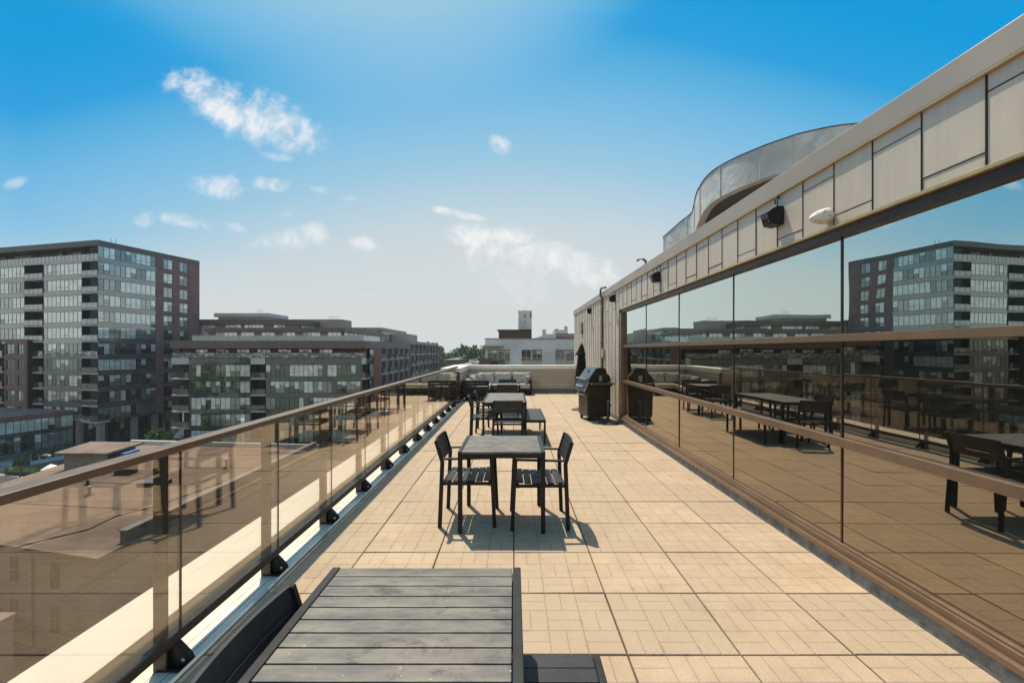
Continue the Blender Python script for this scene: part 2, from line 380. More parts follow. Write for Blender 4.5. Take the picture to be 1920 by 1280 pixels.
def m_pane(name, c, refl, tintc=(.92,.97,.93), rough=0.0, stripes=0, wave=.02):
    m, t, b, P, o = mat(name)
    n = t.noise(P, .8, 3); f = t.ramp(n, .3, .7, .75, 1.2)
    col = t.mix(1.0, c4(c), t.comb(f, f, f), 'MULTIPLY')
    if stripes:
        x, y, z = t.xyz(P)[:3]
        s = t.m('SINE', t.m('MULTIPLY', t.m('ADD', x, y), 26.0)); g = t.ramp(s, -1, 1, .8, 1.08)
        col = t.mix(1.0, col, t.comb(g, g, g), 'MULTIPLY')
    t.l(col, b.inputs['Base Color']); b.inputs['Roughness'].default_value = .7
    gl = t.n('ShaderNodeBsdfGlossy'); gl.inputs['Roughness'].default_value = rough; gl.inputs['Color'].default_value = c4(tintc)
    bp = t.n('ShaderNodeBump'); bp.inputs['Strength'].default_value = 1; bp.inputs['Distance'].default_value = wave
    t.v(bp.inputs['Height'], t.noise(P, .55, 2, .5)); t.l(bp.outputs[0], gl.inputs['Normal'])
    fr = t.n('ShaderNodeFresnel'); fr.inputs[0].default_value = 1.5
    ff = t.m('ADD', refl+.08, t.m('MULTIPLY', fr.outputs[0], 1.2), clamp=True)
    mx = t.n('ShaderNodeMixShader'); t.l(ff, mx.inputs[0]); t.l(b.outputs[0], mx.inputs[1]); t.l(gl.outputs[0], mx.inputs[2])
    t.l(mx.outputs[0], o.inputs[0]); return m
M['pane_dark'] = m_pane('dark_window_glass', (.02,.022,.022), .10)
M['pane_mid'] = m_pane('mid_grey_window_glass', (.22,.22,.19), .16)  # mid grey base, between the dark and curtained panes
M['pane_pale'] = m_pane('curtained_window_glass', (.84,.85,.74), .18, stripes=1)
M['pane_green'] = m_pane('green_toned_glass', (.035,.06,.035), .12, (.8,.95,.8))  # green base also paints in tree reflections on the lower tower floors
M['spandrel_dark'] = m_pane('dark_green_spandrel_glass', (.035,.042,.036), .06)
M['spandrel'] = m_pane('grey_spandrel_glass', (.105,.09,.072), .10)
M['balustrade'] = m_pane('frosted_balustrade_glass', (.30,.27,.26), .08)
M['balustrade_dark'] = m_pane('clear_balustrade_glass', (.05,.055,.05), .10)
M['white_frame'] = simple('cream_window_frame', (.42,.38,.32), .6)
M['gravel'] = None
def m_gravel(name, c1, c2, c3):
    m, t, b, P, o = mat(name)
    n = t.noise(P, .35, 6, .65, .6); f = t.noise(P, 5, 5, .75); g = t.noise(P, .6, 5, .6, 1.5)
    col = t.mix(t.ramp(n, .32, .68), c4(c1), c4(c2)); col = t.mix(t.ramp(f, .35, .75, 0, .6), col, c4(c3))
    cr = t.ramp(t.m('ABSOLUTE', t.m('SUBTRACT', g, .5)), .012, .0, 0, .5)
    col = t.mix(cr, col, c4([k*.35 for k in c1]))
    t.l(col, b.inputs['Base Color']); b.inputs['Roughness'].default_value = .95; bump(t, b, f, .5, .05); return m
M['gravel'] = m_gravel('brown_gravel_roof', (.15,.105,.08), (.25,.175,.13), (.09,.065,.052))
M['asphalt'] = m_gravel('asphalt', (.05,.048,.048), (.065,.062,.06), (.04,.04,.04))
M['ground'] = m_gravel('city_ground', (.07,.075,.055), (.10,.095,.08), (.05,.055,.04))
M['pavement'] = m_gravel('pavement_concrete', (.22,.20,.18), (.27,.25,.23), (.2,.19,.17))
M['plaza'] = m_gravel('pale_plaza', (.30,.32,.32), (.36,.37,.36), (.28,.29,.29))
M['paint'] = simple('road_paint', (.6,.6,.58), .7)
def m_leaf(name, a, bcol):
    m, t, b, P, o = mat(name)
    n = t.noise(P, .45, 4, .6); r = t.n('ShaderNodeTexWhiteNoise', noise_dimensions='3D')
    sn = t.n('ShaderNodeVectorMath', operation='SNAP'); t.l(P, sn.inputs[0]); sn.inputs[1].default_value = (.4,.4,.4); t.l(sn.outputs[0], r.inputs[0])
    col = t.mix(t.m('ADD', t.m('MULTIPLY', n, .6), t.m('MULTIPLY', r.outputs[0], .4)), c4(a), c4(bcol))
    t.l(col, b.inputs['Base Color']); b.inputs['Roughness'].default_value = .7; return m
M['leaf'] = m_leaf('leaf_green', (.035,.07,.018), (.10,.16,.04))
M['leaf_far'] = m_leaf('leaf_far', (.055,.095,.035), (.12,.175,.06))
M['leaf_bright'] = m_leaf('leaf_bright', (.08,.14,.02), (.16,.24,.04))
M['bark'] = simple('bark', (.08,.06,.045), .9)

# ------------------------------------------------------------------ terrace floor (structure)
FX0, FX1, FY0, FY1 = -1.66, 2.405, -3.1, 17.28
b = MB(); g = .0035; ch = .0045
i0 = math.floor((FX0-PX0)/PAV); i1 = math.ceil((FX1-PX0)/PAV); j0 = math.floor((FY0-PY0)/PAV); j1 = math.ceil((FY1-PY0)/PAV)
for i in range(i0, i1):
    for j in range(j0, j1):
        x0 = max(FX0, PX0+i*PAV+g*random.uniform(.5,1.4)); x1 = min(FX1, PX0+(i+1)*PAV-g*random.uniform(.5,1.4))
        y0 = PY0+j*PAV+g*random.uniform(.6,1.7); y1 = min(FY1, PY0+(j+1)*PAV-g*random.uniform(.6,1.7))
        if x1-x0 < .02 or y1-y0 < .02: continue
        z = random.uniform(-.0022, .0); tx = random.uniform(-.0018,.0018); ty = random.uniform(-.0018,.0018)
        q = [(x0,y0),(x1,y0),(x1,y1),(x0,y1)]
        zz = [z-tx-ty, z+tx-ty, z+tx+ty, z-tx+ty]
        bot = [(a,c,-.045) for a, c in q]; mid = [(a,c,zz[k]-ch) for k,(a,c) in enumerate(q)]
        s = [(1,1),(-1,1),(-1,-1),(1,-1)]
        top = [(q[k][0]+s[k][0]*ch, q[k][1]+s[k][1]*ch, zz[k]) for k in range(4)]
        b.add(bot+mid+top, [(8,9,10,11)]+[(k,(k+1)%4,(k+1)%4+4,k+4) for k in range(4)]+[(k+4,(k+1)%4+4,(k+1)%4+8,k+8) for k in range(4)], 0)
b.box(FX0-.004, FX1+.02, FY0, FY1+.1, -.30, -.03, 1)
tag(b.build('terrace_floor', [M['paver'], M['joint']]), kind='structure')

# ------------------------------------------------------------------ our building below the terrace
ob = empty('apartment_block', (0, 7, -17), 'block under the terrace whose roof edge shows as a cream band outside the glass railing', 'building')
b = MB(); b.box(-2.30, 14, -3.1, 18.2, -17, -.31); b.build('wall', M['brick_grey'], ob)
b = MB(); b.box(-2.34,-1.99,-3.1,18.0,.075,.10); b.box(-2.34,-2.30,-3.1,18.0,-.12,.075); b.box(-2.30,-2.02,-3.1,18.0,-.31,.075)
b.build('coping', M['white_metal'], ob, bevel=.004)
b = MB(); b.box(-1.945,-1.667,-3.1,14.3,-.31,-.062)
for (a, c, z) in ((-1.945,-1.872,-.052),(-1.869,-1.80,-.052),(-1.797,-1.742,-.056),(-1.739,-1.695,-.050),(-1.692,-1.669,.004)): b.box(a, c, -3.1, 14.3, -.0619, z)
b.build('edge_flashing', M['alu'], ob, bevel=.002)

# ------------------------------------------------------------------ glass railing
rl = empty('glass_railing', (-1.8, 6, 0), 'tinted glass railing with bronze top rail along the left edge of the terrace', 'railing')
b = MB(); b.box(-1.865,-1.772,-3.0,14.42,1.092,1.13); b.build('top_rail', M['bronze'], rl, bevel=.004)
b = MB(); b.box(-1.828,-1.782,-3.0,14.40,.085,.135); b.box(-1.85,-1.828,-3.0,14.40,.085,.10); b.build('bottom_rail', M['bronze_dark'], rl, bevel=.003)
for k in range(-5, 13):
    y = 2.41+k
    if k > -5 and y > 14.5: break
    b = MB(); b.box(-1.8, -1.79, y-1+.006, y-.006, .136, 1.091); b.build('glass_panel', M['rail_glass'], rl)
    if k == 12: break
    b = MB(); b.box(-1.885,-1.815, y-.072, y-.056, -.05, 1.091); b.build('post', M['bronze_post'], rl, bevel=.002)
    b = MB(); b.box(-1.7995,-1.7905,y-.0045,y+.0045,.136,1.091); b.build('glass_joint', M['bronze_dark'], rl)
    b = MB()
    b.box(-1.87,-1.70,y-.075,y+.03,-.049,-.036)
    b.prism([(-1.83,-.036),(-1.712,-.036),(-1.708,-.012),(-1.725,.02),(-1.755,.052),(-1.785,.082),(-1.83,.083)], y-.045, y-.005)
    br = b.build('bracket', M['black_metal'], rl, bevel=.003)
    b = MB(Matrix.Translation((0,0,0)))
    for (bx, by, bz) in ((-1.742,y-.05,.0),):
        b.M = Matrix.Translation((bx,by,bz)) @ Matrix.Rotation(R(90),4,'X'); b.lathe([(.011,-.006),(.011,.003),(.006,.006)], 8); b.build('bolt', M['steel'], br)
    for (bx, by) in ((-1.715,y-.062),(-1.715,y+.016),(-1.80,y+.018)):
        b = MB(Matrix.Translation((bx,by,-.036))); b.lathe([(.008,0),(.008,.006),(.004,.008)], 8); b.build('bolt', M['steel'], br)

# ------------------------------------------------------------------ corrugated parapet walls
def corrugated(mb, M4, L, z0, z1, pitch=.0963, depth=.055):
    prof = []; z = z0; up = True
    while z < z1-1e-4:
        prof += [(0,z),(0,min(z+pitch*.30,z1)),(-depth,min(z+pitch*.36,z1)),(-depth*.8,min(z+pitch*.97,z1))]; z += pitch
    prof.append((0,z1))
    vs = [(0,y,z) for y,z in prof]+[(L,y,z) for y,z in prof]; n = len(prof)
    mb.M = M4; mb.add(vs, [(i,i+n,i+n+1,i+1) for i in range(n-1)])
GP = 'cream corrugated walls closing off the far end of the terrace'
pw = empty('parapet_wall', (0.3, 17.3, 0), 'low cream corrugated wall across the far end of the terrace behind the sofa', 'wall', GP)
b = MB(); corrugated(b, frame((2.41,17.315,0),(-1,0,0),(0,1,0)), 4.19, .16, .93)
for i in range(len(b.f)): b.f[i] = b.f[i]
b.M = Matrix(); b.box(-1.78,2.41,17.325,17.68,0,.93); b.build('corrugated_panel', M['corr'], pw)
b = MB(); b.box(-1.78,2.41,17.27,17.32,-.02,.155); b.build('base_strip', M['concrete'], pw)
b = MB(); b.box(-1.77,2.395,17.25,17.72,.93,1.045); b.box(-2.35,2.395,17.243,17.73,1.045,1.06); b.build('coping', M['white_metal'], pw, bevel=.004)
pw = empty('parapet_wall', (-1.9, 15.8, 0), 'short cream corrugated side wall between the glass railing and the far left corner', 'wall', GP)
b = MB(); corrugated(b, frame((-1.78,14.42,0),(0,1,0),(-1,0,0)), 2.87, .16, .93); b.M = Matrix(); b.box(-2.28,-1.806,14.42,17.30,0,.93)
b.box(-2.28,-1.79,14.40,14.42,0,.93); b.build('corrugated_panel', M['corr'], pw)
b = MB(); b.box(-1.80,-1.75,14.42,17.27,-.02,.155); b.build('base_strip', M['concrete'], pw)
b = MB(); b.box(-2.33,-1.745,14.38,17.245,.93,1.045); b.box(-2.35,-1.735,14.37,17.242,1.045,1.06); b.build('coping', M['white_metal'], pw, bevel=.004)

# ------------------------------------------------------------------ glazed penthouse on the right
ph = empty('penthouse', (6, 8, 0), 'long champagne metal clad penthouse with mirror windows along the right side of the terrace', 'building')
WX = 2.42; YE = 17.9; YJ = 10.12
seams = [2.29+.3627*k for k in range(-15, 44)]
b = MB()
b.box(WX+.022, 14, -3.0, YE, 2.57, 3.045, 1); b.box(WX+.022, 14, YJ+.02, YE, .10, 2.57, 1)
b.box(2.62, 14, -3.0, YJ, .02, 2.57, 1)
gp = .0045
for k in range(len(seams)-1):
    y0, y1 = seams[k]+gp, seams[k+1]-gp
    if y0 > YE-.05: break
    y1 = min(y1, YE); full = y0 > YJ-.05
    odd = k % 2
    if full: cuts = [.105]+([.48,1.40,2.30,2.76] if odd else [.95,1.85,2.64])+[3.045]
    else: cuts = [2.57]+([2.95] if not odd else [2.645])+[3.045]
    if not full and y1 > YJ: pass
    b.box(WX-.007, WX+.019, seams[k]-.0022, seams[k]+.0022, cuts[0], 3.044, 1)
    for c in range(len(cuts)-1):
        z0, z1 = cuts[c]+(gp*.7 if c else 0), cuts[c+1]-(gp*.7 if c < len(cuts)-2 else 0)
        j = random.uniform(-.0015,.0015)
        b.box(WX+j, WX+.018, y0, y1, z0, z1, 0)
        if c: b.box(WX-.003, WX+.019, y0, y1, z0-gp*1.1, z0-gp*.1, 1)
ob2 = b.build('cladding', [M['clad'], M['bronze_post']], ph, bevel=.003)
b = MB(); b.box(2.398, 2.75, -3.0, YE+.04, 3.05, 3.215); b.build('coping', M['coping'], ph, bevel=.006)
b = MB(); b.box(2.394, 2.42, -3.0, YE+.04, 3.038, 3.0505); b.build('drip_edge', M['gold'], ph)
b = MB(); b.box(2.41, 2.62, -3.0, YE, -.02, .092); b.build('curb', M['concrete'], ph)
b = MB(); b.box(2.75, 14, -3.0, YE, 3.05, 3.10); b.build('roof', M['fascia_grey'], ph)
b = MB()
b.box(2.392, 2.62, -3.0, YJ, .093, .130); b.box(2.425, 2.62, -3.0, YJ, .131, .175); b.box(2.437,2.62,-3.0,YJ,.176,.192)
fr_ = b.build('sill', M['bronze_light'], ph, bevel=.003)
b = MB(); b.box(2.395, 2.62, -3.0, YJ+.02, 2.545, 2.568); b.build('head_trim', M['gold'], ph, bevel=.002)
b = MB(); b.box(2.425, 2.62, -3.0, YJ-.01, 2.475, 2.544); b.build('window_head', M['bronze_dark'], ph, bevel=.003)
b = MB(); b.box(2.40, 2.62, 9.98, YJ, .193, 2.474); b.box(2.40,2.45,YJ-.002,YJ+.05,.093,2.544); b.build('jamb', M['bronze'], ph, bevel=.003)
for z0, z1 in ((.912,.978),(1.698,1.752)):
    b = MB(); b.box(2.428, 2.62, -3.0, 9.979, z0, z1); b.build('transom', M['bronze_light'], ph, bevel=.003)
mull = [3.36+1.655*k for k in range(-3, 4)]
ed = [-2.95]+[m_ for m_ in mull if m_ > -2.5]+[9.98]
for y in mull:
    for z0, z1 in ((.193,.911),(.979,1.697),(1.753,2.474)):
        b = MB(); b.box(2.460, 2.62, y-.007, y+.007, z0, z1); b.build('mullion', M['bronze_dark'], ph)
for k in range(len(ed)-1):
    for z0, z1 in ((.193,.911),(.979,1.697),(1.753,2.474)):
        a = random.uniform(-.0025,.0025); c = random.uniform(-.002,.002)
        y0, y1 = ed[k]+.0073, ed[k+1]-.0073; x = 2.468
        b = MB(); b.hexa([(x-a-c,y0,z0),(2.50,y0,z0),(2.50,y1,z0),(x+a-c,y1,z0)],[(x-a+c,y0,z1),(2.50,y0,z1),(2.50,y1,z1),(x+a+c,y1,z1)])
        b.build('window', M['window'], ph)
# curved roof drum
rd = empty('curved_roof', (9, 13, 3.1), 'curved wrinkled silver roof volume rising above the penthouse coping', 'roof')
rib = [(1243,445,480,19),(1256,434,480,18.2),(1275,417,475,17.4),(1296,400,468,16.6),(1300,390,460,16.2),(1303,375,440,15.6),(1307,361,424,15.0),(1313,349,408,14.5),(1325,332,389,13.9),(1345,315,373,13.2),
 (1380,296,355,12.25),(1415,281,341,11.6),(1440,271,332,11.3),(1478,258,321,10.9),(1500,251,314,10.75),(1560,238,300,10.45),(1612,232,290,10.3),(1680,226,282,10.25),(1760,222,270,10.4)]
def catmull(P, n=5):
    out = []
    for i in range(len(P)-1):
        p0, p1, p2, p3 = P[max(i-1,0)], P[i], P[i+1], P[min(i+2,len(P)-1)]
        for s in range(n):
            t = s/n; out.append(tuple(.5*((2*p1[k])+(-p0[k]+p2[k])*t+(2*p0[k]-5*p1[k]+4*p2[k]-p3[k])*t*t+(-p0[k]+3*p1[k]-3*p2[k]+p3[k])*t**3) for k in range(len(p1))))
    out.append(P[-1]); return out
raw = []
for px, pt, pb, Yd in rib:
    t_, bo = at(px,pt,Yd), at(px,pb,Yd); raw.append((t_.x, Yd, t_.z, max(bo.z, 3.12)))
rp = catmull(raw, 5)
cen = Vector((9.5, 15.5, 0))
b = MB(); vs = []
for (x, y, zt, zb) in rp:
    d = (cen-Vector((x,y,0))); d.z = 0; d.normalize()
    vs += [(x,y,zt),(x,y,zb),(x+d.x*.25,y+d.y*.25,zb),(x+d.x*.25,y+d.y*.25,zt)]
fs = []
for i in range(len(rp)-1):
    for k in range(4): fs.append((i*4+k, i*4+(k+1)%4, i*4+4+(k+1)%4, i*4+4+k))
b.add(vs, fs); fo = b.build('fascia', M['foil'], rd, smooth=False)
b = MB()
for i in range(2, len(rp)-2, 11):
    x, y, zt, zb = rp[i]; d = (cen-Vector((x,y,0))); d.z = 0; d.normalize(); b.bar((x-d.x*.01,y-d.y*.01,zb),(x-d.x*.01,y-d.y*.01,zt),.03,.02)
b.build('seam', M['foil'], fo)
b = MB()
for i in range(len(rp)-1): b.bar((rp[i][0],rp[i][1],rp[i][2]+.01),(rp[i+1][0],rp[i+1][1],rp[i+1][2]+.01),.05,.012)
b.build('rim', M['bronze_dark'], fo)
b = MB(); vs = []; fs = []
for (x, y, zt, zb) in rp:
    d = (cen-Vector((x,y,0))); d.z = 0; d.normalize()
    vs += [(x+d.x*.26,y+d.y*.26,zb+.02),(x+d.x*1.3,y+d.y*1.3,zb+.02),(x+d.x*1.3,y+d.y*1.3,3.1)]
for i in range(len(rp)-1): fs += [(i*3,i*3+1,i*3+4,i*3+3),(i*3+1,i*3+2,i*3+5,i*3+4)]
b.add(vs, fs); b.build('soffit', M['soffit'], rd)
b = MB(); vs = [(cen.x, cen.y, 6.6)]+[(x+.05,y+.02,zt-.02) for x,y,zt,zb in rp]; b.add(vs, [(0,i,i+1) for i in range(1,len(rp))]); b.build('roof_membrane', M['foil'], rd)
# pipes on the penthouse
def pipe(name, pts, r, m, label, cat_, grp=None):
    o = empty(name, tuple(pts[0]), label, cat_, grp); b = MB(); b.tube(pts, r, 10); b.build('pipe', m, o, smooth=True); return o
o = pipe('vent_pipe', [(2.92,9.85,3.08),(2.92,9.85,3.52),(2.90,9.84,3.60),(2.84,9.84,3.64),(2.76,9.84,3.64),(2.72,9.84,3.60)], .028, M['bronze'], 'small hooked brown vent pipe on the penthouse roof edge', 'pipe')
b = MB(); b.M = Matrix.Translation((2.92,9.85,3.10)); b.lathe([(.07,0),(.07,.02),(.03,.05)], 12); b.build('flashing', M['alu'], o)
o = pipe('conduit_pipe', [(2.395,12.1,.75),(2.395,12.1,3.02),(2.35,12.1,3.12),(2.35,12.1,3.26),(2.37,12.06,3.31),(2.48,11.98,3.32)], .028, M['bronze'], 'tall vertical conduit with an elbow top fixed to the cladding beside the grill', 'pipe')
b = MB()
for z in (1.0,1.9,2.8): b.box(2.375,2.42,12.06,12.14,z,z+.03)
b.build('clamp', M['steel'], o)
o = empty('junction_box', (2.36,11.95,1.6), 'small pale grey box on the cladding next to the tall conduit', 'box')
b = MB(); b.box(2.36,2.415,11.86,11.98,1.44,1.68); b.build('housing', M['white_frame'], o, bevel=.006); b = MB(); b.box(2.352,2.36,11.87,11.97,1.46,1.66); b.build('cover', M['plastic_white'], o)
o = empty('wall_vent', (2.4,15.8,2.4), 'small dark slatted vent high on the far end of the cladding', 'vent')
b = MB(); b.box(2.385,2.418,15.6,15.95,2.22,2.62); b.build('housing', M['bronze'], o)
b = MB(); [b.box(2.378,2.384,15.63,15.92,2.25+.09*k,2.29+.09*k) for k in range(4)]; b.build('slat', M['bronze_dark'], o)
# wall speakers / lights
def wall_light():
    o = empty('wall_lamp', (0,0,0), '', '')
    b = MB()
    prof = [(0,-.09),(0,.09),(-.06,.095),(-.11,.075),(-.165,.035),(-.13,-.085),(-.05,-.10)]
    b.M = Matrix(); b.prism([(x,z) for x,z in prof], -.075, .075); b.build('housing', M['black_metal'], o, bevel=.006)
    b = MB(); b.hexa([(-.160,-.06,.02),(-.132,-.055,-.075),(-.130,.055,-.075),(-.158,.06,.02)],[(-.166,-.06,.026),(-.140,-.055,-.075),(-.138,.055,-.075),(-.164,.06,.026)]); b.build('lens', M['pane_dark'], o)
    b = MB(); b.M = Matrix.Translation((-.045,0,.09)); b.lathe([(.02,0),(.02,.03),(.012,.035)], 10); b.build('gland', M['steel'], o)
    b = MB(); b.tube([(-.045,0,.12),(-.05,0,.16),(-.045,0,.20),(-.02,0,.215),(0,0,.19)], .007, 8); b.build('cable', M['black_metal'], o, smooth=True)
    return o
wl = wall_light(); GL = 'black lamps fixed to the cladding above the windows'
LB = ['largest black lamp on the cladding above the windows, beside the white alarm siren','black lamp second from the camera, above where the windows end','small black lamp on the cladding just right of the tall conduit','smallest black lamp at the far left end of the cladding']
for i, (y, z) in enumerate(((4.06,2.84),(7.42,2.845),(10.66,2.87),(13.98,2.87))):
    o = wl if i == 0 else copy_tree(wl)
    o.location = (2.415, y, z); o.scale = (.88,.88,.88); tag(o, LB[i], 'lamp', GL)
o = empty('alarm_siren', (2.415,3.42,2.66), 'white oval alarm siren with brown stains on the cladding', 'siren')
b = MB(); n = 12; vs = []; fs = []
for i in range(n+1):
    q = i/n; r_ = .060*math.sin(math.pi/2*min(1,q*1.02+.02))**.75*(1 if i < n else .93); x = -.155+.145*q**1.25
    for j in range(20): t = 2*math.pi*j/20; vs.append((2.415+x, 3.42+math.cos(t)*r_, 2.66+math.sin(t)*r_-.025*(1-q)))
for i in range(n):
    for j in range(20): fs.append((i*20+j,i*20+(j+1)%20,(i+1)*20+(j+1)%20,(i+1)*20+j))
fs.append(tuple(range(20)))
b.add(vs, fs); b.build('housing', M['plastic_white'], o, smooth=True)
b = MB(); b.M = frame((2.405,3.42,2.655),(0,0,1),(0,1,0)) ; b.M = Matrix.Translation((2.40,3.42,2.655)) @ Matrix.Rotation(R(90),4,'Y'); b.lathe([(.050,0),(.050,.018)], 16); b.build('base_plate', M['plastic_white'], o)

# ------------------------------------------------------------------ furniture
def table(L, label, nslat, group):
    Wd = .78; H = .73; o = empty('patio_table', (0,0,0), label, 'table', group)
    bw = .032
    b = MB(); p = (L-.006)/nslat
    for k in range(nslat):
        y0 = -L/2+.003+k*p; b.box(-Wd/2+bw+.003, Wd/2-bw-.003, y0+.0033, y0+p-.0033, H-.02, H)
    b.build('tabletop', M['top'], o, bevel=.002)
    b = MB()
    for s in (-1,1):
        b.box(min(s*Wd/2,s*(Wd/2-bw)), max(s*Wd/2,s*(Wd/2-bw)), -L/2, L/2, H-.055, H+.0015)
    b.box(-Wd/2+bw+.001, Wd/2-bw-.001, -L/2+.003, -L/2+.028, H-.058, H-.021); b.box(-Wd/2+bw+.001, Wd/2-bw-.001, L/2-.028, L/2-.003, H-.058, H-.021)
    b.build('frame', M['black_metal'], o, bevel=.003)
    for sx in (-1,1):
        for sy in (-1,1):
            b = MB(); x = sx*(Wd/2-.020); y = sy*(L/2-.022); b.box(x-.019,x+.019,y-.020,y+.020,.006,H-.056); b.box(x-.016,x+.016,y-.016,y+.016,0,.006); b.build('leg', M['black_metal'], o, bevel=.002)
    return o
def place(o, x, y, rot=0): o.location = (x, y, 0); o.rotation_euler = (0,0,R(rot)); return o
GT = 'dark slatted patio tables down the middle of the terrace'
t = table(.79, 'square dark slatted table nearest the camera, cut off by the bottom edge', 11, GT); place(t, -.361, 1.465)
t = table(.77, 'square dark slatted table in mid terrace with an armchair on either side', 11, GT); place(t, -.105, 4.36, -.4)
t = table(1.70, 'long dark slatted table with a bench along its right side', 22, GT); place(t, -.16, 8.67, 0)
t = table(.77, 'farthest dark slatted table, just in front of the beige sofa', 11, GT); place(t, -.21, 11.95, 0)

def chair():
    o = empty('armchair', (0,0,0), '', '')   # faces +y; width x
    fr = M['black_metal']; w2 = .25; sh = .425; legs = []
    b = MB()
    n = 6; d0, d1 = -.20, .225
    for k in range(n):
        p = (d1-d0)/n; y0 = d0+k*p; dz = .012*abs((k-2.2)/3)**2
        b.box(-w2+.018, w2-.018, y0+.004, y0+p-.004, sh-.014+dz, sh+dz)
    b.build('seat', M['seat'], o, bevel=.002)
    b = MB()
    for s in (-1,1): b.bar((s*(w2-.02),-.215,sh-.028),(s*(w2-.02),.225,sh-.028),.022,.028)
    b.box(-w2+.01,w2-.01,.200,.224,sh-.045,sh-.016); b.box(-w2+.01,w2-.01,-.224,-.202,sh-.045,sh-.016)
    b.build('seat_frame', fr, o, bevel=.002)
    for s in (-1,1):
        x = s*(w2-.002)
        b = MB(); b.bar((x+s*.006,.262,0),(x,.232,.63),.024,.034, up=(0,1,0)); b.build('leg', fr, o, bevel=.002)
        b = MB(); b.bar((x+s*.006,-.245,0),(x,-.222,.60),.024,.036, up=(0,1,0)); b.build('leg', fr, o, bevel=.002)
        b = MB(); b.bar((x,-.222,.60),(x-s*.006,-.283,.795),.022,.034, up=(0,1,0)); b.build('back_post', fr, o, bevel=.002)
        b = MB(); b.bar((x,-.235,.628),(x,.25,.640),.036,.016); b.build('armrest', fr, o, bevel=.003)
    b = MB(); m_ = 8
    for (za, zb) in ((.590,.655),(.660,.725),(.730,.800)):
        vs = []
        for i in range(m_+1):
            u = -1+2*i/m_; x = u*(w2-.012); sag = -.018*(1-u*u)
            for z in (za, zb):
                y = -.222-(z-.60)*.313+sag
                vs += [(x,y-.007,z),(x,y+.007,z)]
        fs = []
        for i in range(m_):
            q = i*4
            for (a, c) in ((0,1),(1,3),(3,2),(2,0)): fs.append((q+a,q+c,q+4+c,q+4+a))
        fs += [(0,2,3,1),(m_*4,m_*4+1,m_*4+3,m_*4+2)]
        b.add(vs, fs)
    b.build('backrest', M['seat'], o, bevel=.002)
    return o
GC = 'black slatted armchairs around the patio tables'
c0 = chair()
chairs = [(-.515,1.34,-91,'armchair tucked into the left side of the nearest table, only its backrest showing'),
 (-.435,4.385,-90.5,'armchair left of the mid terrace table, facing the windows'),
 (.245,4.31,91,'armchair right of the mid terrace table, facing the glass railing'),
 (-.545,8.29,-88,'nearer of the two armchairs on the left side of the long table'),
 (-.50,9.12,-90,'farther of the two armchairs on the left side of the long table'),
 (-.10,7.72,1,'armchair at the near end of the long table, its back to the camera'),
 (-.15,11.23,-2,'armchair at the near side of the farthest table, back to the camera'),
 (-.17,12.62,181,'armchair beyond the farthest table, facing the camera')]
for i, (x, y, r, lab) in enumerate(chairs):
    o = c0 if i == 0 else copy_tree(c0)
    place(o, x, y, r); tag(o, lab, 'chair', GC)
def bench():
    o = empty('bench', (0,0,0), '', ''); L = 1.50; Wd = .37; H = .43
    b = MB(); n = 20; p = L/n
    for k in range(n): b.box(-Wd/2+.03, Wd/2-.03, -L/2+k*p+.002, -L/2+(k+1)*p-.002, H-.016, H)
    b.build('seat', M['seat'], o, bevel=.002)
    b = MB()
    for s in (-1,1): b.box(min(s*Wd/2,s*(Wd/2-.028)),max(s*Wd/2,s*(Wd/2-.028)),-L/2,L/2,H-.045,H+.001)
    b.box(-Wd/2+.029,Wd/2-.029,-L/2,-L/2+.03,H-.05,H-.017); b.box(-Wd/2+.029,Wd/2-.029,L/2-.03,L/2,H-.05,H-.017)
    b.build('frame', M['black_metal'], o, bevel=.002)
    for sx in (-1,1):
        for sy in (-1,1):
            b = MB(); x = sx*(Wd/2-.018); y = sy*(L/2-.02); b.box(x-.017,x+.017,y-.018,y+.018,0,H-.046); b.build('leg', M['black_metal'], o, bevel=.002)
    return o
GB = 'low black slatted benches'
b0 = bench(); place(b0, .155, 1.02); tag(b0, 'black slatted bench tucked under the nearest table, cut off at the bottom', 'bench', GB)
b1 = copy_tree(b0); place(b1, .375, 8.51); tag(b1, 'black slatted bench along the right side of the long table', 'bench', GB)

# cushions and sofa
def pillow(w_, h_, t_, seed=0, n=14):
    b = MB(); vs = []; fs = []; N = n+1
    for s in (1,-1):
        for i in range(N):
            for j in range(N):
                u = -1+2*i/n; v = -1+2*j/n
                e = max(0, (1-abs(u)**2.6))*max(0, (1-abs(v)**2.6)); th = t_/2*e**.42
                wr = noise.noise(Vector((u*3+seed, v*3, s*.4)))*.022*(e**.3)+noise.noise(Vector((u*8+seed, v*2.2, s)))*.010*(e**.3)
                pin = 1-.05*(1-abs(v)**2)*(abs(u)**6)-0
                pv = 1-.05*(1-abs(u)**2)*(abs(v)**6)
                vs.append((u*w_/2*pin, s*(th)+wr, v*h_/2*pv))
    for s in range(2):
        o = s*N*N
        for i in range(n):
            for j in range(n):
                a = o+i*N+j; q = (a,a+N,a+N+1,a+1); fs.append(q if s == 1 else q[::-1])
    b.add(vs, fs); return b
sf = empty('outdoor_sofa', (-.2,16.7,0), 'dark slatted sofa frame with beige seat cushions along the far wall', 'sofa')
b = MB()
b.box(-1.70,.66,16.35,17.12,.16,.24); b.box(-1.70,.66,17.08,17.14,.24,.62)
b.build('frame', M['black_metal'], sf, bevel=.004)
for x in (.62,):
    b = MB(); b.box(x,x+.045,16.32,17.13,.0,.56); b.build('side_panel', M['black_metal'], sf, bevel=.004)
for x in (-1.6,-.5,.55):
    b = MB(); b.box(x,x+.05,16.4,16.45,0,.16); b.build('leg', M['black_metal'], sf)
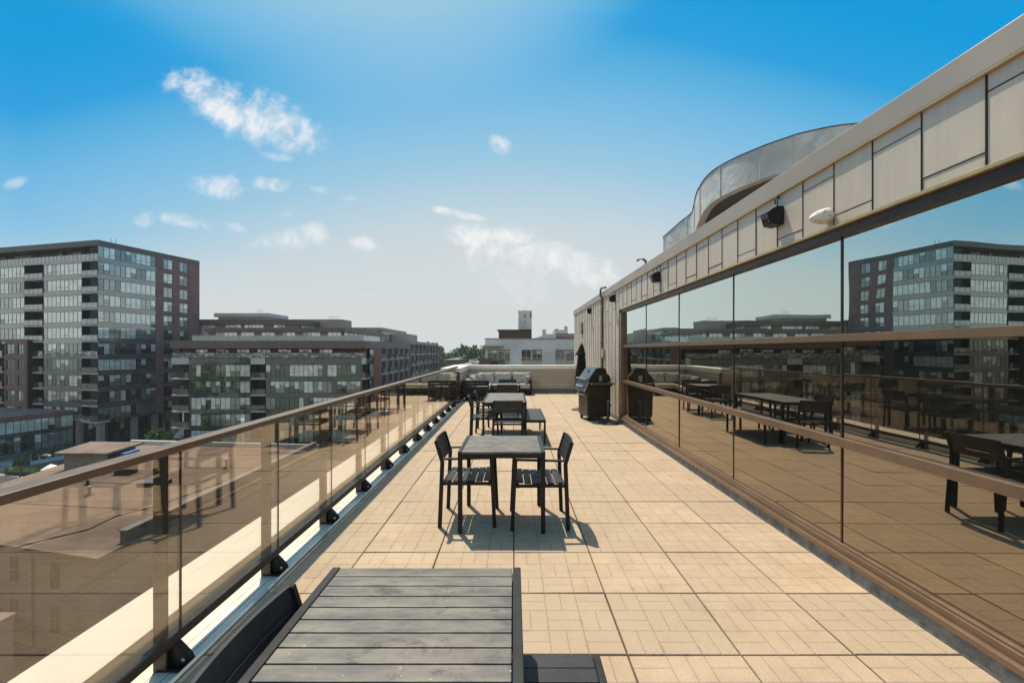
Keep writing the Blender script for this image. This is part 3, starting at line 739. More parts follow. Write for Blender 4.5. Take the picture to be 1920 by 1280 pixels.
for x0, x1 in ((-.98,-.20),(-.19,.61)):
    b = MB(); b.box(x0,x1,16.33,17.0,.245,.405); b.build('seat_cushion', M['cushion'], sf, bevel=.03)
sf2 = empty('outdoor_sofa', (-1.3,15.7,0), 'dark slatted sofa section along the left wall, seen from its slatted end', 'sofa')
b = MB(); b.box(-1.66,-.86,14.62,16.30,.16,.24); b.box(-1.70,-1.66,14.6,16.3,.16,.62); b.build('frame', M['black_metal'], sf2, bevel=.004)
b = MB()
for k in range(6): b.box(-1.66,-.80,14.50,14.525,.10+.095*k,.182+.095*k)
for x in (-1.66,-1.26,-.84): b.box(x,x+.04,14.53,14.58,0,.66)
b.build('slatted_end', M['black_metal'], sf2, bevel=.002)
b = MB(); b.box(-1.65,-.85,14.62,16.30,.245,.40); b.build('seat_cushion', M['cushion'], sf2, bevel=.03)
def put(w_, h_, t_, loc, rx, rz, label, m='cushion', seed=0):
    o = pillow(w_, h_, t_, seed).build('cushion', M[m], None, smooth=True)
    o.location = loc; o.rotation_euler = (R(rx), 0, R(rz)); tag(o, label, 'cushion', 'cushions on the outdoor sofa'); return o
put(.66,.44,.20,(-.40,16.93,.60),-14,0,'plain upright beige back cushion in the middle of the sofa',seed=1)
put(.68,.44,.20,(.30,16.93,.60),-15,0,'big beige back cushion with creased top at the right of the sofa',seed=5)
put(.40,.38,.16,(.51,16.62,.52),-8,62,'small beige pillow leaning on the right end of the sofa',seed=9)
put(.62,.44,.20,(-1.03,16.90,.59),-16,4,'slumped beige back cushion on the left part of the back sofa',seed=13)
put(.50,.42,.18,(-1.36,16.45,.58),-24,30,'rumpled sand coloured cushion in the sofa corner','cushion2',seed=17)
put(.46,.42,.18,(-1.42,15.7,.56),-20,78,'beige cushion folded against the left wall on the sofa',seed=21)
put(.42,.38,.18,(-1.50,15.1,.52),-32,84,'beige cushion nearest the camera against the left wall',seed=25)

# grill
gr = empty('gas_grill', (0,0,0), 'dark gas grill on castors against the metal cladding, lid closed', 'grill')
GM = Matrix()
def gb(): return MB(GM)
# local: x = along front (far side +), y = depth toward wall (+), z up; control side at y<0
b = gb(); b.box(0,.62,0,.55,.085,.80); b.build('cabinet', M['grill'], gr, bevel=.006)
b = gb(); b.box(.012,.305,-.018,-.001,.13,.66); b.build('door', M['grill'], gr, bevel=.004)
b = gb(); b.box(.315,.608,-.018,-.001,.13,.66); b.build('door', M['grill'], gr, bevel=.004)
b = gb(); b.tube([(.04,-.075,.60),(.58,-.075,.60)], .014, 10); b.box(.05,.07,-.075,-.018,.592,.608); b.box(.55,.57,-.075,-.018,.592,.608); b.build('door_handle', M['steel'], gr)
b = gb(); b.M = GM @ frame((0,0,0),(0,1,0),(1,0,0)); b.prism([(-.10,.68),(.05,.68),(.05,.90),(.0,.90)], -.03, .80); b.build('control_panel', M['grill'], gr, bevel=.004)
b = gb(); b.M = GM @ frame((0,0,0),(0,1,0),(1,0,0))
for y0 in (-.045,.802):
    b.prism([(-.125,.67),(-.105,.665),(.012,.925),(-.010,.925)], y0, y0+.014)
b.build('panel_trim', M['steel'], gr)
nrm = Vector((0,-.91,.41)).normalized()
for k in range(5):
    c = Vector((.20+.085*k, -.057, .79)); b = gb()
    rot = nrm.to_track_quat('Z','Y').to_matrix().to_4x4(); b.M = GM @ Matrix.Translation(c) @ rot
    b.lathe([(.034,0),(.034,.012),(.026,.016),(.022,.045),(.010,.048)], 12); b.build('knob', M['knob'], gr)
b = gb(); b.box(-.16,-.004,.02,.58,.845,.885); b.build('side_shelf', M['bronze'], gr, bevel=.005)
b = gb(); b.box(.626,.80,.02,.55,.845,.885); b.build('side_shelf', M['bronze'], gr, bevel=.005)
b = gb(); b.box(-.03,.65,.0,.57,.80,.90); b.build('firebox', M['grill'], gr, bevel=.005)
hood = [(-.02,.91),(-.01,.955),(.19,1.225),(.35,1.235),(.42,1.20),(.45,1.12),(.45,.91)]
b = gb(); b.M = GM @ frame((0,0,0),(0,1,0),(1,0,0)); b.prism(hood, .0, .64); hd = b.build('lid', [M['lid']], gr, bevel=.008)
b = gb(); b.M = GM @ frame((0,0,0),(0,1,0),(1,0,0)); b.prism([(.452,.91),(.452,1.10),(.53,1.04),(.56,.95),(.56,.91)], .0, .64); b.build('lid_back', M['grill'], hd, bevel=.005)
b = gb(); b.M = GM @ frame((0,0,0),(0,1,0),(1,0,0)); b.prism([(y_, z_) for y_, z_ in hood], -.028, -.002); b.build('lid_side', M['grill'], hd, bevel=.006)
b = gb(); b.M = GM @ frame((0,0,0),(0,1,0),(1,0,0)); b.prism([(y_, z_) for y_, z_ in hood], .642, .668); b.build('lid_side', M['grill'], hd, bevel=.006)
b = gb(); b.tube([(.0,-.06,.975),(.64,-.06,.975)], .016, 10); b.box(.03,.05,-.06,.02,.965,.985); b.box(.59,.61,-.06,.02,.965,.985); b.build('lid_handle', M['steel'], hd)
b = gb(); b.box(-.034,-.029,.245,.325,.905,1.05); b.build('rotisserie_plate', M['steel'], hd)
b = gb(); b.M = GM @ Matrix.Translation((.30,.125,1.135)) @ Vector((0,-.79,.61)).to_track_quat('Z','Y').to_matrix().to_4x4(); b.lathe([(.04,0),(.04,.012),(.03,.014)], 14); b.build('thermometer', M['black_metal'], hd)
b = gb(); [b.box(-.004,-.001,.16+.05*k,.195+.05*k,.49,.505) for k in range(6)]; [b.box(-.004,-.001,.16+.05*k,.195+.05*k,.465,.48) for k in range(6)]; b.build('vent_slot', M['core'], gr)
for (x, y) in ((.05,.05),(.57,.05),(.05,.50),(.57,.50)):
    b = gb(); b.M = GM @ Matrix.Translation((x-.012,y,.042)) @ Matrix.Rotation(R(90),4,'Y'); b.lathe([(.04,0),(.042,.006),(.042,.018),(.04,.024)], 14); c = b.build('castor', M['black_metal'], gr)
    b = gb(); b.box(x-.02,x+.02,y-.015,y+.015,.075,.11); b.build('fork', M['steel'], c)
wv = Vector((-.20,.98,0)).normalized()
gr.location = (1.725, 10.33, 0)
ang = math.atan2(wv.y, wv.x)  # local +x -> wv ; local +y must go to +X world => mirrored, handled by scale
gr.rotation_euler = (0,0,ang); gr.scale = (1,-1,1)

# umbrella and stands
um = empty('closed_umbrella', (1.83,12.3,0), 'closed black patio umbrella standing behind the grill', 'umbrella')
def fold(z0, z1, r0, r1, n=60, lean=0, lobes=8, dep=.22, m_=8):
    b = MB(); vs = []; fs = []
    for i in range(m_+1):
        f = i/m_; z = z0+(z1-z0)*f; r = r0+(r1-r0)*f**.8
        for j in range(n):
            t = 2*math.pi*j/n; q = r*(1+dep*math.sin(lobes*t+f*1.5)*(1-f*.5)+.08*math.sin(3*t+4*f)); vs.append((1.83+lean*f+q*math.cos(t), 12.3+q*math.sin(t), z))
    for i in range(m_):
        for j in range(n): fs.append((i*n+j,i*n+(j+1)%n,(i+1)*n+(j+1)%n,(i+1)*n+j))
    fs.append(tuple(range(n-1,-1,-1))); fs.append(tuple(range(m_*n,(m_+1)*n)))
    b.add(vs, fs); return b
cnp = fold(.56,1.66,.185,.075, lean=.045).build('canopy', M['canvas'], um, smooth=True)
fold(1.50,1.80,.145,.035, lean=.045, dep=.12).build('top_flap', M['canvas'], cnp, smooth=True)
b = MB(); b.tube([(1.83,12.3,.05),(1.875,12.3,1.84)], .019, 10); b.build('pole', M['iron'], um, smooth=True)
b = MB(); b.M = Matrix.Translation((1.875,12.3,1.80)); b.lathe([(.018,0),(.024,.03),(.018,.055),(.004,.065)], 10); b.build('finial', M['white_frame'], um, smooth=True)
def base(o, x, y, tall):
    b = MB(); b.M = Matrix.Translation((x,y,0)); b.lathe([(.235,0),(.24,.012),(.225,.03),(.14,.05),(.06,.062),(.035,.075)], 32); b.build('base', M['iron'], o, smooth=False)
    if tall:
        b = MB(); b.M = Matrix.Translation((x,y,.07)); b.lathe([(.026,0),(.026,.40),(.030,.40),(.030,.43),(.02,.435)], 14); b.build('stem', M['iron'], o)
        b = MB(); b.M = Matrix.Translation((x,y,.40)) @ Matrix.Rotation(R(90),4,'Y'); b.lathe([(.008,0),(.008,.05),(.02,.05),(.02,.065)], 10); b.build('knob', M['black_metal'], o)
base(um, 1.83, 12.3, False)
us = empty('umbrella_stand', (2.12,10.02,0), 'empty round iron umbrella stand beside the grill', 'umbrella stand'); base(us, 2.12, 10.02, True)

# ------------------------------------------------------------------ city: ground and roads
GZ = -17.0
def struct(name, mb, m): return tag(mb.build(name, m), kind='structure')
b = MB(); b.add([(-3000,-3000,GZ),(3000,-3000,GZ),(3000,3500,GZ),(-3000,3500,GZ)], [(0,1,2,3)]); struct('ground', b, M['ground'])
Ad = Vector((.243,.970,0)).normalized(); Ae = Vector((-.970,.243,0)).normalized()
b = MB(); c = Vector((-64,60,0)); 
def quad(mb, cx, cy, d, L, wd, z):
    d = Vector((d[0],d[1],0)).normalized(); n_ = Vector((-d.y,d.x,0)); o = Vector((cx,cy,0))
    p = [o-d*L/2-n_*wd/2, o+d*L/2-n_*wd/2, o+d*L/2+n_*wd/2, o-d*L/2+n_*wd/2]; mb.add([(q.x,q.y,z) for q in p], [(0,1,2,3)])
quad(b, -72, 58, (-.97,.243), 130, 16, GZ+.02); quad(b,-57,80,(.1,1),90,9,GZ+.024); struct('road', b, M['asphalt'])
b = MB(); quad(b, -72, 58, (-.97,.243), 130, .15, GZ+.03); quad(b, -70.2, 65.4, (-.97,.243), 130, .25, GZ+.03); struct('road_markings', b, M['paint'])
b = MB()
b.M = frame((-78,84,GZ), tuple(Ae), (-.243,-.97,0)); b.box(-3,60,-2,16,.0,.13); b.M = Matrix(); struct('pavement', b, M['pavement'])
b = MB(); b.M = frame((-78,84,GZ), tuple(Ae), (-.243,-.97,0)); b.box(-2.5,3.8,4,12.5,.13,.15); b.M = Matrix(); struct('plaza', b, M['plaza'])

# ------------------------------------------------------------------ facade helpers
PN = ['mullion','pane_dark','pane_mid','pane_pale','pane_green']
PM = [M[k] for k in PN]
def glazed(parent, M4, x0, x1, z0, z1, n, wts=(1,1,3,0), y=.06, name='window', rng=None, sub=.35, bars=.05, frame_m=None):
    rng = rng or random; b = MB(M4); n = max(1, n); p = (x1-x0)/n; run = None
    b.box(x0,x1,y-.04,y+.02,z1-bars,z1,0); b.box(x0,x1,y-.04,y+.02,z0,z0+bars,0)
    for i in range(n+1):
        xx = x0+i*p; b.box(max(x0,xx-bars/2), min(x1,xx+bars/2), y-.04, y+.02, z0+bars, z1-bars, 0)
    for i in range(n):
        if run is None or rng.random() < .55: run = rng.choices([1,2,3,4], wts)[0]
        xa, xb = x0+i*p+bars/2, x0+(i+1)*p-bars/2; dy = rng.uniform(-.006,.006)
        zc = None
        if run in (1,2,4) and rng.random() < .38: zc = z1-bars-(z1-z0)*rng.uniform(.15,.75)
        zt_ = zc if zc else z1-bars
        b.add([(xa,y-.005+dy,z0+bars),(xb,y-.005-dy,z0+bars),(xb,y-.005-dy*.5,zt_),(xa,y-.005+dy*.7,zt_)], [(0,1,2,3)], run)
        if zc: b.add([(xa,y-.004+dy*.7,zc),(xb,y-.004-dy*.5,zc),(xb,y-.004,z1-bars),(xa,y-.004,z1-bars)], [(0,1,2,3)], 3 if rng.random() < .7 else 2)
        if rng.random() < sub: zz = z0+(z1-z0)*.33; b.box(xa,xb,y-.035,y+.0,zz-.03,zz+.03,0)
    ms = list(PM)
    if frame_m: ms[0] = frame_m
    return b.build(name, ms, parent)
def balcony(parent, M4, x0, x1, zf, dep=1.6, proj=.25, rail='balustrade', h=1.05, back=True, rng=random):
    b = MB(M4); b.box(x0,x1,-proj,dep,zf-.28,zf,0)
    o = b.build('balcony', [M['slab_edge']], parent)
    b = MB(M4); b.box(x0+.02,x1-.02,-proj+.02,-proj+.05,zf+.08,zf+h,0); n = max(2,int((x1-x0)/1.1))
    for i in range(n+1): xx = x0+.02+(x1-x0-.04)*i/n; b.box(xx-.02,xx+.02,-proj+.0,-proj+.018,zf+.001,zf+h+.03,1)
    b.box(x0,x1,-proj-.005,-proj+.06,zf+h+.031,zf+h+.07,1)
    b.build('balustrade', [M[rail], M['mullion']], o)
    if rng.random() < .6:
        b = MB(M4); x = rng.uniform(x0+.3, max(x0+.4, x1-1.2)); hh = rng.uniform(.45,.8); b.box(x,x+rng.uniform(.4,.9),.15,.55,zf+.01,zf+hh,0)
        vs = []; fs = []
        for q in range(46):
            p = Vector((x+rng.uniform(-.15,.8), rng.uniform(.1,.6), zf+hh+rng.random()**1.6*.8)); u = Vector((rng.gauss(0,1),rng.gauss(0,1),rng.gauss(0,1))).normalized()*.13; v = Vector((rng.gauss(0,1),rng.gauss(0,1),rng.gauss(0,1))).normalized()*.09; k = len(vs); vs += [p-u,p-v,p+u,p+v]; fs.append((k,k+1,k+2,k+3))
        if rng.random() < .7: b.add(vs, fs, 1)
        b.build('planter', [M['mullion'], M['leaf']], o)
    return o

# ------------------------------------------------------------------ tower A
rng = random.Random(11)
A0 = Vector((-78,84,0)); LA = 60.0; DA = 20.6
tw = empty('apartment_tower', (-90,98,GZ), 'tall dark brick and glass apartment tower at the far left', 'building')
ML = frame(tuple(A0+Ae*LA), tuple(-Ae), (.243,.970,0))   # left face, x_local = LA - t
MR = frame(tuple(A0), tuple(Ad), tuple(Ae))              # right face, x_local = s
ZT, ZB, ST = 22.4, -11.4, 3.05
win = [(21.3-ST*k-2.1, 21.3-ST*k) for k in range(11)]
core = MB(ML); core.box(0,LA-.15,2.2,DA-.15,ZB+.01,19.0); core.box(0,LA-.15,2.6,DA-.15,19.0,ZT-1.3)
def LX(t): return LA-t
def seg(t0, t1): core.box(LX(t1), LX(t0), .16, 2.2, ZB+.01, 18.4)
seg(4.2,14.4); seg(19.7,LA); core.box(LX(.25),LX(.12),.2,2.2,ZB+.01,18.4)
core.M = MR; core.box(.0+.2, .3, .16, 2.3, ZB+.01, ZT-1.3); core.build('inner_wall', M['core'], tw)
# parapet / roof
b = MB(ML); b.box(0,LA+.03,-.05,DA,ZT-1.05,ZT); b.build('roof', M['fascia'], tw)
b = MB(ML); b.box(0,LA,.0,DA,ZB-.35,ZB); b.build('underside', M['spandrel'], tw)
# right face
b = MB(MR)
b.box(0,10.6,0,.15,ZT-1.1-.02,ZT-1.051)
for k in range(11):
    lo = win[k+1][1] if k < 10 else ZB
    b.box(0,10.6,0,.15,lo,win[k][0])
b.build('spandrel', [M['spandrel']], tw)
b = MB(MR); cols = [(12.3,14.3),(15.85,17.85)]
b.box(10.61,12.3,-.01,.2,ZB-.35,ZT-1.051); b.box(14.3,15.85,-.01,.2,ZB-.35,ZT-1.051); b.box(17.85,DA,-.01,.2,ZB-.35,ZT-1.051)
for (c0_, c1_) in cols:
    b.box(c0_,c1_,-.01,.2,win[0][1],ZT-1.051)
    for k in range(11): b.box(c0_,c1_,-.01,.2,win[k+1][1] if k < 10 else ZB-.35,win[k][0])
b.build('brick_wall', M['brick_dark'], tw)
for k in range(11):
    z0, z1 = win[k]; wt = (1,1.5,3,0) if k < 6 else (3,2,1,.6)
    glazed(tw, MR, .02, 10.59, z0, z1, 11, wt, rng=rng, bars=.06)
    for (c0_, c1_) in cols: glazed(tw, MR, c0_, c1_, z0, z1, 2, (2,2,2,0) if k < 5 else (3,2,1,.5), rng=rng, y=.14, sub=.5)
# left face
b = MB(ML)
for k in range(1, 11):
    lo = win[k+1][1] if k < 10 else ZB
    b.box(LX(14.4),LX(4.2),0,.15,lo,win[k][0])
    if k < 6: b.box(0,LX(19.7),0,.15,lo if k < 5 else 3.0,win[k][0])
b.box(LX(14.4),LX(4.2),0,.15,win[1][1],18.45); b.box(0,LX(19.7),0,.15,win[1][1],18.45)
b.build('spandrel', [M['spandrel']], tw)
for k in range(1, 11):
    z0, z1 = win[k]; wt = (.6,1.2,5,0) if k < 6 else (1,1,.7,4)  # lower floors mostly green panes: reflected trees put into the colour
    glazed(tw, ML, LX(14.38), LX(4.22), z0, z1, 9, wt, rng=rng, bars=.06)
    if k < 6: glazed(tw, ML, LX(30), LX(19.72), z0, z1, 9, wt, rng=rng, bars=.06)
    zf = z0-.45
    balcony(tw, ML, LX(4.15), LX(.03), zf, 2.1, .1, 'balustrade' if k < 6 else 'balustrade_dark')
    balcony(tw, ML, LX(19.65), LX(14.45), zf, 2.1, .1, 'balustrade' if k < 6 else 'balustrade_dark')
# top terrace
b = MB(ML); b.box(0,LA,-.05,2.6,18.46,18.75); o = b.build('terrace_slab', M['spandrel'], tw)
b = MB(ML); b.box(LX(45),LX(.0),-.03,.0,18.8,19.85,0)
for i in range(42): b.box(LX(i*1.06)-.03,LX(i*1.06)+.0,-.06,-.031,18.76,19.9,1)
b.build('balustrade', [M['balustrade'], M['mullion']], o)
glazed(tw, frame(tuple(A0+Ae*LA+Ad*2.55), tuple(-Ae), (.243,.970,0)), LX(40), LX(2), 18.8, 21.2, 30, (3,2,1,0), y=.0, rng=rng)
# columns and lobby
for (sx) in (.9, 6.9, 11.0, 15.6, 19.6):
    b = MB(MR); b.box(sx-.45,sx+.45,.3,1.2,GZ,ZB-.36); b.build('column', M['conc_col'], tw)
b = MB(ML); b.box(LX(6.3),LX(5.3),.3,1.3,GZ,ZB-.36); b.build('column', M['conc_col'], tw)
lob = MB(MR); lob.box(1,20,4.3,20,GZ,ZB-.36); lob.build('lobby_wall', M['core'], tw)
for i in range(4):
    glazed(tw, MR, 1+4.7*i, 5.6+4.7*i, GZ+.1, ZB-.4, 5, (3,1,.3,2), y=4.2, rng=rng, name='lobby_window', bars=.09, sub=0)
# rooftop bits
o = empty('roof_antenna', tuple(A0+Ae*-0+Ad*3+Vector((-.9,.3,ZT))), 'tiny twin vent rods on the roof of the tall tower', 'antenna')
b = MB(); p = A0+Ad*3+Ae*1.2
for k in (0, .9): b.tube([(p.x+k,p.y,ZT),(p.x+k,p.y,ZT+1.0)], .05, 6)
b.build('rod', M['slab_edge'], o)

# lower wing in front of tower
wg = empty('brick_wing', tuple(A0+Ae*30+Vector((0,0,GZ))), 'lower brick wing with stacked balconies at the extreme left, joined to the tower', 'building')
MW = frame(tuple(A0+Ae*LA-Ad*1.0), tuple(-Ae), (.243,.970,0)); ZW = 3.8
b = MB(MW); b.box(0,LX(17.2),2.4,12,GZ,ZW-.3); b.box(LX(23.4),LX(17.2),.2,2.4,GZ,ZW-.3); b.box(0,LX(28.2),.2,2.4,GZ,ZW-.3); b.build('inner_wall', M['core'], wg)
b = MB(MW); b.box(0,LX(17.1),-.03,12.2,ZW-.29,ZW); b.build('parapet', M['fascia'], wg)
lv = [(ZW-.9-ST*k-2.0, ZW-.9-ST*k) for k in range(6)]
b = MB(MW)
for (a_, c_) in ((17.2,18.1),(19.7,20.6),(23.0,23.4),(28.2,29.2),(31.5,60)): b.box(LX(c_),LX(a_),0,.19,-13,ZW-.3)
for (a_, c_) in ((18.1,19.7),(20.6,23.0),(29.2,31.5)):
    b.box(LX(c_),LX(a_),0,.19,lv[0][1],ZW-.3)
    for k in range(6): b.box(LX(c_),LX(a_),0,.19,max(-13, lv[k+1][1] if k < 5 else -13),lv[k][0]) if lv[k][0] > -13 else None
b.build('brick_wall', M['brick_dark'], wg)
for k in range(5):
    z0, z1 = lv[k]
    glazed(wg, MW, LX(23.0), LX(20.6), z0, z1, 2, (2,1,1,3), y=.14, rng=rng); glazed(wg, MW, LX(19.7), LX(18.1), z0, z1, 2, (1,1,.5,4), y=.14, rng=rng)
    glazed(wg, MW, LX(31.5), LX(29.2), z0, z1, 2, (2,1,1,3), y=.14, rng=rng)
    balcony(wg, MW, LX(28.1), LX(23.5), z0-.35, 2.2, .3, 'balustrade_dark')
# glass podium
pd = empty('glass_podium', tuple(A0+Ae*15-Ad*12+Vector((0,0,GZ))), 'two storey glass fronted podium below the brick wing', 'building')
MP = frame(tuple(A0+Ae*6.3-Ad*24), tuple(Ad), tuple(Ae))   # faces right, x_local 0..24 toward tower
b = MB(MP); b.box(0,24,.25,30,GZ,-10.2); b.build('inner_wall', M['core'], pd)
b = MB(MP); b.box(0,24,-.05,30,-10.55,-9.7); b.build('parapet', M['brick_dark'], pd)
b = MB(MP); b.box(0,24,-.02,.2,-13.3,-12.75); b.box(0,24,-.03,.24,GZ,GZ+.9); b.build('spandrel', M['spandrel'], pd)
for i in range(5):
    glazed(pd, MP, 4.8*i+.02, 4.8*i+4.78, -12.7, -10.58, 5, (1,1,4,0), y=.1, rng=rng, sub=0)
    glazed(pd, MP, 4.8*i+.02, 4.8*i+4.78, GZ+.92, -13.32, 5, (4,2,.6,1), y=.1, rng=rng, sub=0, bars=.07)

# ------------------------------------------------------------------ middle building B
bb = empty('glass_apartment_block', (-47,95,GZ), 'mid rise block with green glass bands, charcoal roof band and corner balconies', 'building')
BX0, BX1, BY = -65.6, -28.4, 86.0
MBf = frame((BX0,BY,0),(1,0,0),(0,1,0)); WB = BX1-BX0
def bxx(px): return (px-CX)*BY/F-BX0
MBs = frame((BX1,BY,0),(0,1,0),(-1,0,0))
xa, xb_, xc, xd, xe = bxx(358), bxx(465), bxx(468.6), bxx(498), bxx(676)
wB = [(-3.35,-1.1),(-6.5,-4.25),(-9.65,-7.4),(-12.8,-10.55),(-15.95,-13.7)]
b = MB(MBf)
b.box(.3,WB-.3,2.6,30,GZ,2.0); b.box(xa,xc,.16,2.6,GZ,-.95); b.box(xd,xe,.16,2.6,GZ,-.95)
b.build('inner_wall', M['core'], bb)
b = MB(MBf); b.box(-.3,WB,-.2,36,2.07,3.5); b.build('roof', M['fascia'], bb)
b = MB(MBf)
for (u0, u1) in ((xa,xc),(xd,xe)):
    b.box(u0,u1,0,.15,wB[0][1],.18)
    for k in range(5): b.box(u0,u1,0,.15,wB[k+1][1] if k < 4 else GZ,wB[k][0])
b.box(xa-.25,xa-.01,-.03,.3,GZ,.2); b.box(xc+.0,xc+.2,-.03,.3,GZ,.2); b.box(xe+.01,xe+.25,-.03,.3,GZ,.2)
b.build('spandrel', M['spandrel_dark'], bb)
for k, (z0, z1) in enumerate(wB):
    n1_ = (xc-xa)/11
    for q in range(2): glazed(bb, MBf, xa+(xc-xa)*q/2+.02, xa+(xc-xa)*(q+1)/2-.02, z0, z1, 6, (2,2,3,1), rng=rng, sub=.25, bars=.06)
    for q in range(4): glazed(bb, MBf, xd+(xe-xd)*q/4+.02, xd+(xe-xd)*(q+1)/4-.02, z0, z1, 5, (2,2,2,.7), rng=rng, sub=.2, bars=.06)
    balcony(bb, MBf, 0, xa-.3, z0-.3, 2.5, .2, 'balustrade_dark'); balcony(bb, MBf, xc+.25, xd-.05, z0-.3, 2.5, .1, 'balustrade_dark')
    balcony(bb, MBf, xe+.3, WB, z0-.3, 2.5, .15, 'balustrade_dark')
    b = MB(MBf); b.box(1.6,2.5,2.3,2.6,z0-.2,z1+.5); b.box(xc+1.9,xd-.1,2.3,2.6,z0-.2,z1+.5); b.box(xe+.3,WB-.6,2.3,2.6,z0-.2,z1+.5); b.build('balcony_wall', M['redwood'], bb)
b = MB(MBf); b.box(0,WB,-.15,2.6,-.95,.0); b.box(0,xa-.3,-.2,-.151,-1.0,.22,1); b.box(xc+.25,xd,-.2,-.151,-1.0,.22,1); b.box(xe+.3,WB+.1,-.2,-.151,-1.0,.22,1)
tb = b.build('terrace_slab', [M['spandrel_dark'], M['slab_edge']], bb)
b = MB(MBf); b.box(.02,WB,-.13,-.1,.25,1.15,0)
for i in range(32): xx = .02+i*WB/31; b.box(xx-.03,xx+.03,-.16,-.131,.0,1.2,1)
b.box(0,WB,-.16,-.08,1.21,1.26,1); b.build('balustrade', [M['balustrade_dark'], M['mullion']], tb)
b = MB(MBf); b.box(.3,WB-.6,2.35,2.58,1.9,2.06)
xs_ = 2.6
wins = []
while xs_ < WB-6: wins.append((xs_, xs_+2.6)); xs_ += 4.1
pv_ = .3
for (u0, u1) in wins: b.box(pv_,u0,2.35,2.58,.0,1.9); pv_ = u1
b.box(pv_,WB-.6,2.35,2.58,.0,1.9); b.build('penthouse_wall', M['redwood'], bb)
for (u0, u1) in wins: glazed(bb, frame((BX0,BY+2.4,0),(1,0,0),(0,1,0)), u0, u1, .02, 1.88, 3, (3,1,1,1), y=.1, rng=rng)
# side of B
b = MB(MBs); b.box(5.2,9.5,-.02,.4,GZ,2.06); b.build('side_wall', M['redwood'], bb)
for k, (z0, z1) in enumerate([(0.1,1.9)]+wB): glazed(bb, MBs, 2.7, 5.1, z0-.3, z1, 3, (3,1,1,1), y=.1, rng=rng)
b = MB(MBs); b.box(2.6,5.2,.2,1,GZ,2.0); b.build('side_core', M['core'], bb)
# balcony wings along the street
def wing(name, x, y0, y1, zt, label, bay, seed, nf=6, z_first=None):
    rg = random.Random(seed); o = empty(name, (x-8,(y0+y1)/2,GZ), label, 'building')
    Mx = frame((x,y0,0),(0,1,0),(-1,0,0)); L = y1-y0; n = max(2, int(L/bay)); p = L/n
    b = MB(Mx); b.box(0,L,1.9,18,GZ,zt-.4); b.build('inner_wall', M['core'], o)
    b = MB(Mx); b.box(-.05,L+.05,-.12,18,zt-.9,zt); b.build('roof', M['fascia_grey'], o)
    b = MB(Mx)
    for i in range(n+1):
        u = i*p; b.box(max(0,u-.9), min(L,u+.9), 0, 1.9, GZ, zt-.91)
    b.box(-.02,0,0,18,GZ,zt-.91)
    for i in range(n):
        for k in range(nf): b.box(i*p+.9,(i+1)*p-.9,0.02,1.9,zt-.9-3.1*(k+1)-.25,zt-.9-3.1*(k+1)+.1)
    b.build('brick_wall', M['brick_grey'], o)
    for i in range(n):
        for k in range(nf):
            zf = zt-.9-3.1*(k+1)+.1
            balcony(o, Mx, i*p+.9, (i+1)*p-.9, zf+.29, 1.2, .4 if (i+k) % 3 else .1, rg.choice(['balustrade','balustrade_dark','balustrade']))
    b = MB(Mx); 
    for i in range(n):
        for k in range(nf):
            zf = zt-.9-3.1*(k+1)+.4; b.add([(i*p+1.1,1.88,zf),(i*p+1.1+(p-2.2)*.7,1.88,zf),(i*p+1.1+(p-2.2)*.7,1.88,zf+2.2),(i*p+1.1,1.88,zf+2.2)], [(0,1,2,3)], rg.choice([0,0,1,2]))
    b.build('balcony_door', [M['pane_dark'],M['pane_mid'],M['pane_pale']], o)
    return o
wing('balcony_wing', -28.6, 96.0, 122.0, 3.45, 'brown brick block of stacked balconies running away behind the glass block', 5.2, 3)
w2 = wing('balcony_wing', -29.0, 125.5, 172.0, 4.3, 'farthest balcony block at the end of the street row, above the railing', 5.8, 4)
b = MB(); b.box(-36,-31,132,144,4.3,6.5); b.build('plant_room', M['fascia_grey'], w2)
# upper setback blocks
def block(name, x0, x1, y0, y1, z0, z1, label, m='fascia', band=.9, wl_=True, seed=1, wts=(2,1,2,0), side=True, zwin=None):
    rg = random.Random(seed); o = empty(name, ((x0+x1)/2,(y0+y1)/2,z0), label, 'building')
    b = MB(); b.box(x0+.2,x1-.2,y0+.2,y1,z0,z1-.1); b.build('inner_wall', M['core'] if wl_ else M[m], o)
    b = MB(); b.box(x0-.4,x1+.4,y0-.5,y1,z1-band,z1); b.build('roof', M[m], o)
    if wl_:
        b = MB(); x = x0; b.box(x0,x0+1.5,y0,y0+.19,z0,z1-band); x += 1.5; Mf = frame((0,y0,0),(1,0,0),(0,1,0))
        while x < x1-3:
            wd = rg.choice([2.7,3.6,4.5]); wd = min(wd, x1-.6-x)
            glazed(o, Mf, x, x+wd, z0+.1, z1-band-.02, int(wd/.9), wts, rng=rg, sub=.2)
            g_ = rg.choice([.8,1.6,2.4]); b.box(x+wd,min(x1,x+wd+g_),y0,y0+.19,z0,z1-band); x += wd+g_
        if x < x1: b.box(x,x1,y0,y0+.19,z0,z1-band)
        b.build('wall', M['fascia_grey'] if m == 'fascia_grey' else M['brick_grey'], o)
        if side:
            Ms = frame((x1,y0,0),(0,1,0),(-1,0,0)); L = y1-y0; u = .5
            b = MB(Ms); b.box(0,.5,0,.19,z0,z1-band)
            while u < L-3: glazed(o, Ms, u, u+2.4, z0+.1, z1-band-.02, 3, (2,1,2,0), rng=rg, sub=.2, bars=.08); b.box(u+2.4,u+3,0,.19,z0,z1-band); u += 3
            b.box(u,L,0,.19,z0,z1-band); b.build('side_wall', M['fascia_light'], o)
    return o
p1 = block('rooftop_storey', -63.5,-35.3,93,121,3.5,6.35,'set back storey with charcoal roof band above the green glass block', seed=5)
p2 = block('rooftop_storey', -76,-50,105,122,3.5,8.9,'higher dark set back storey left of centre behind the glass block', seed=6, band=1.2)
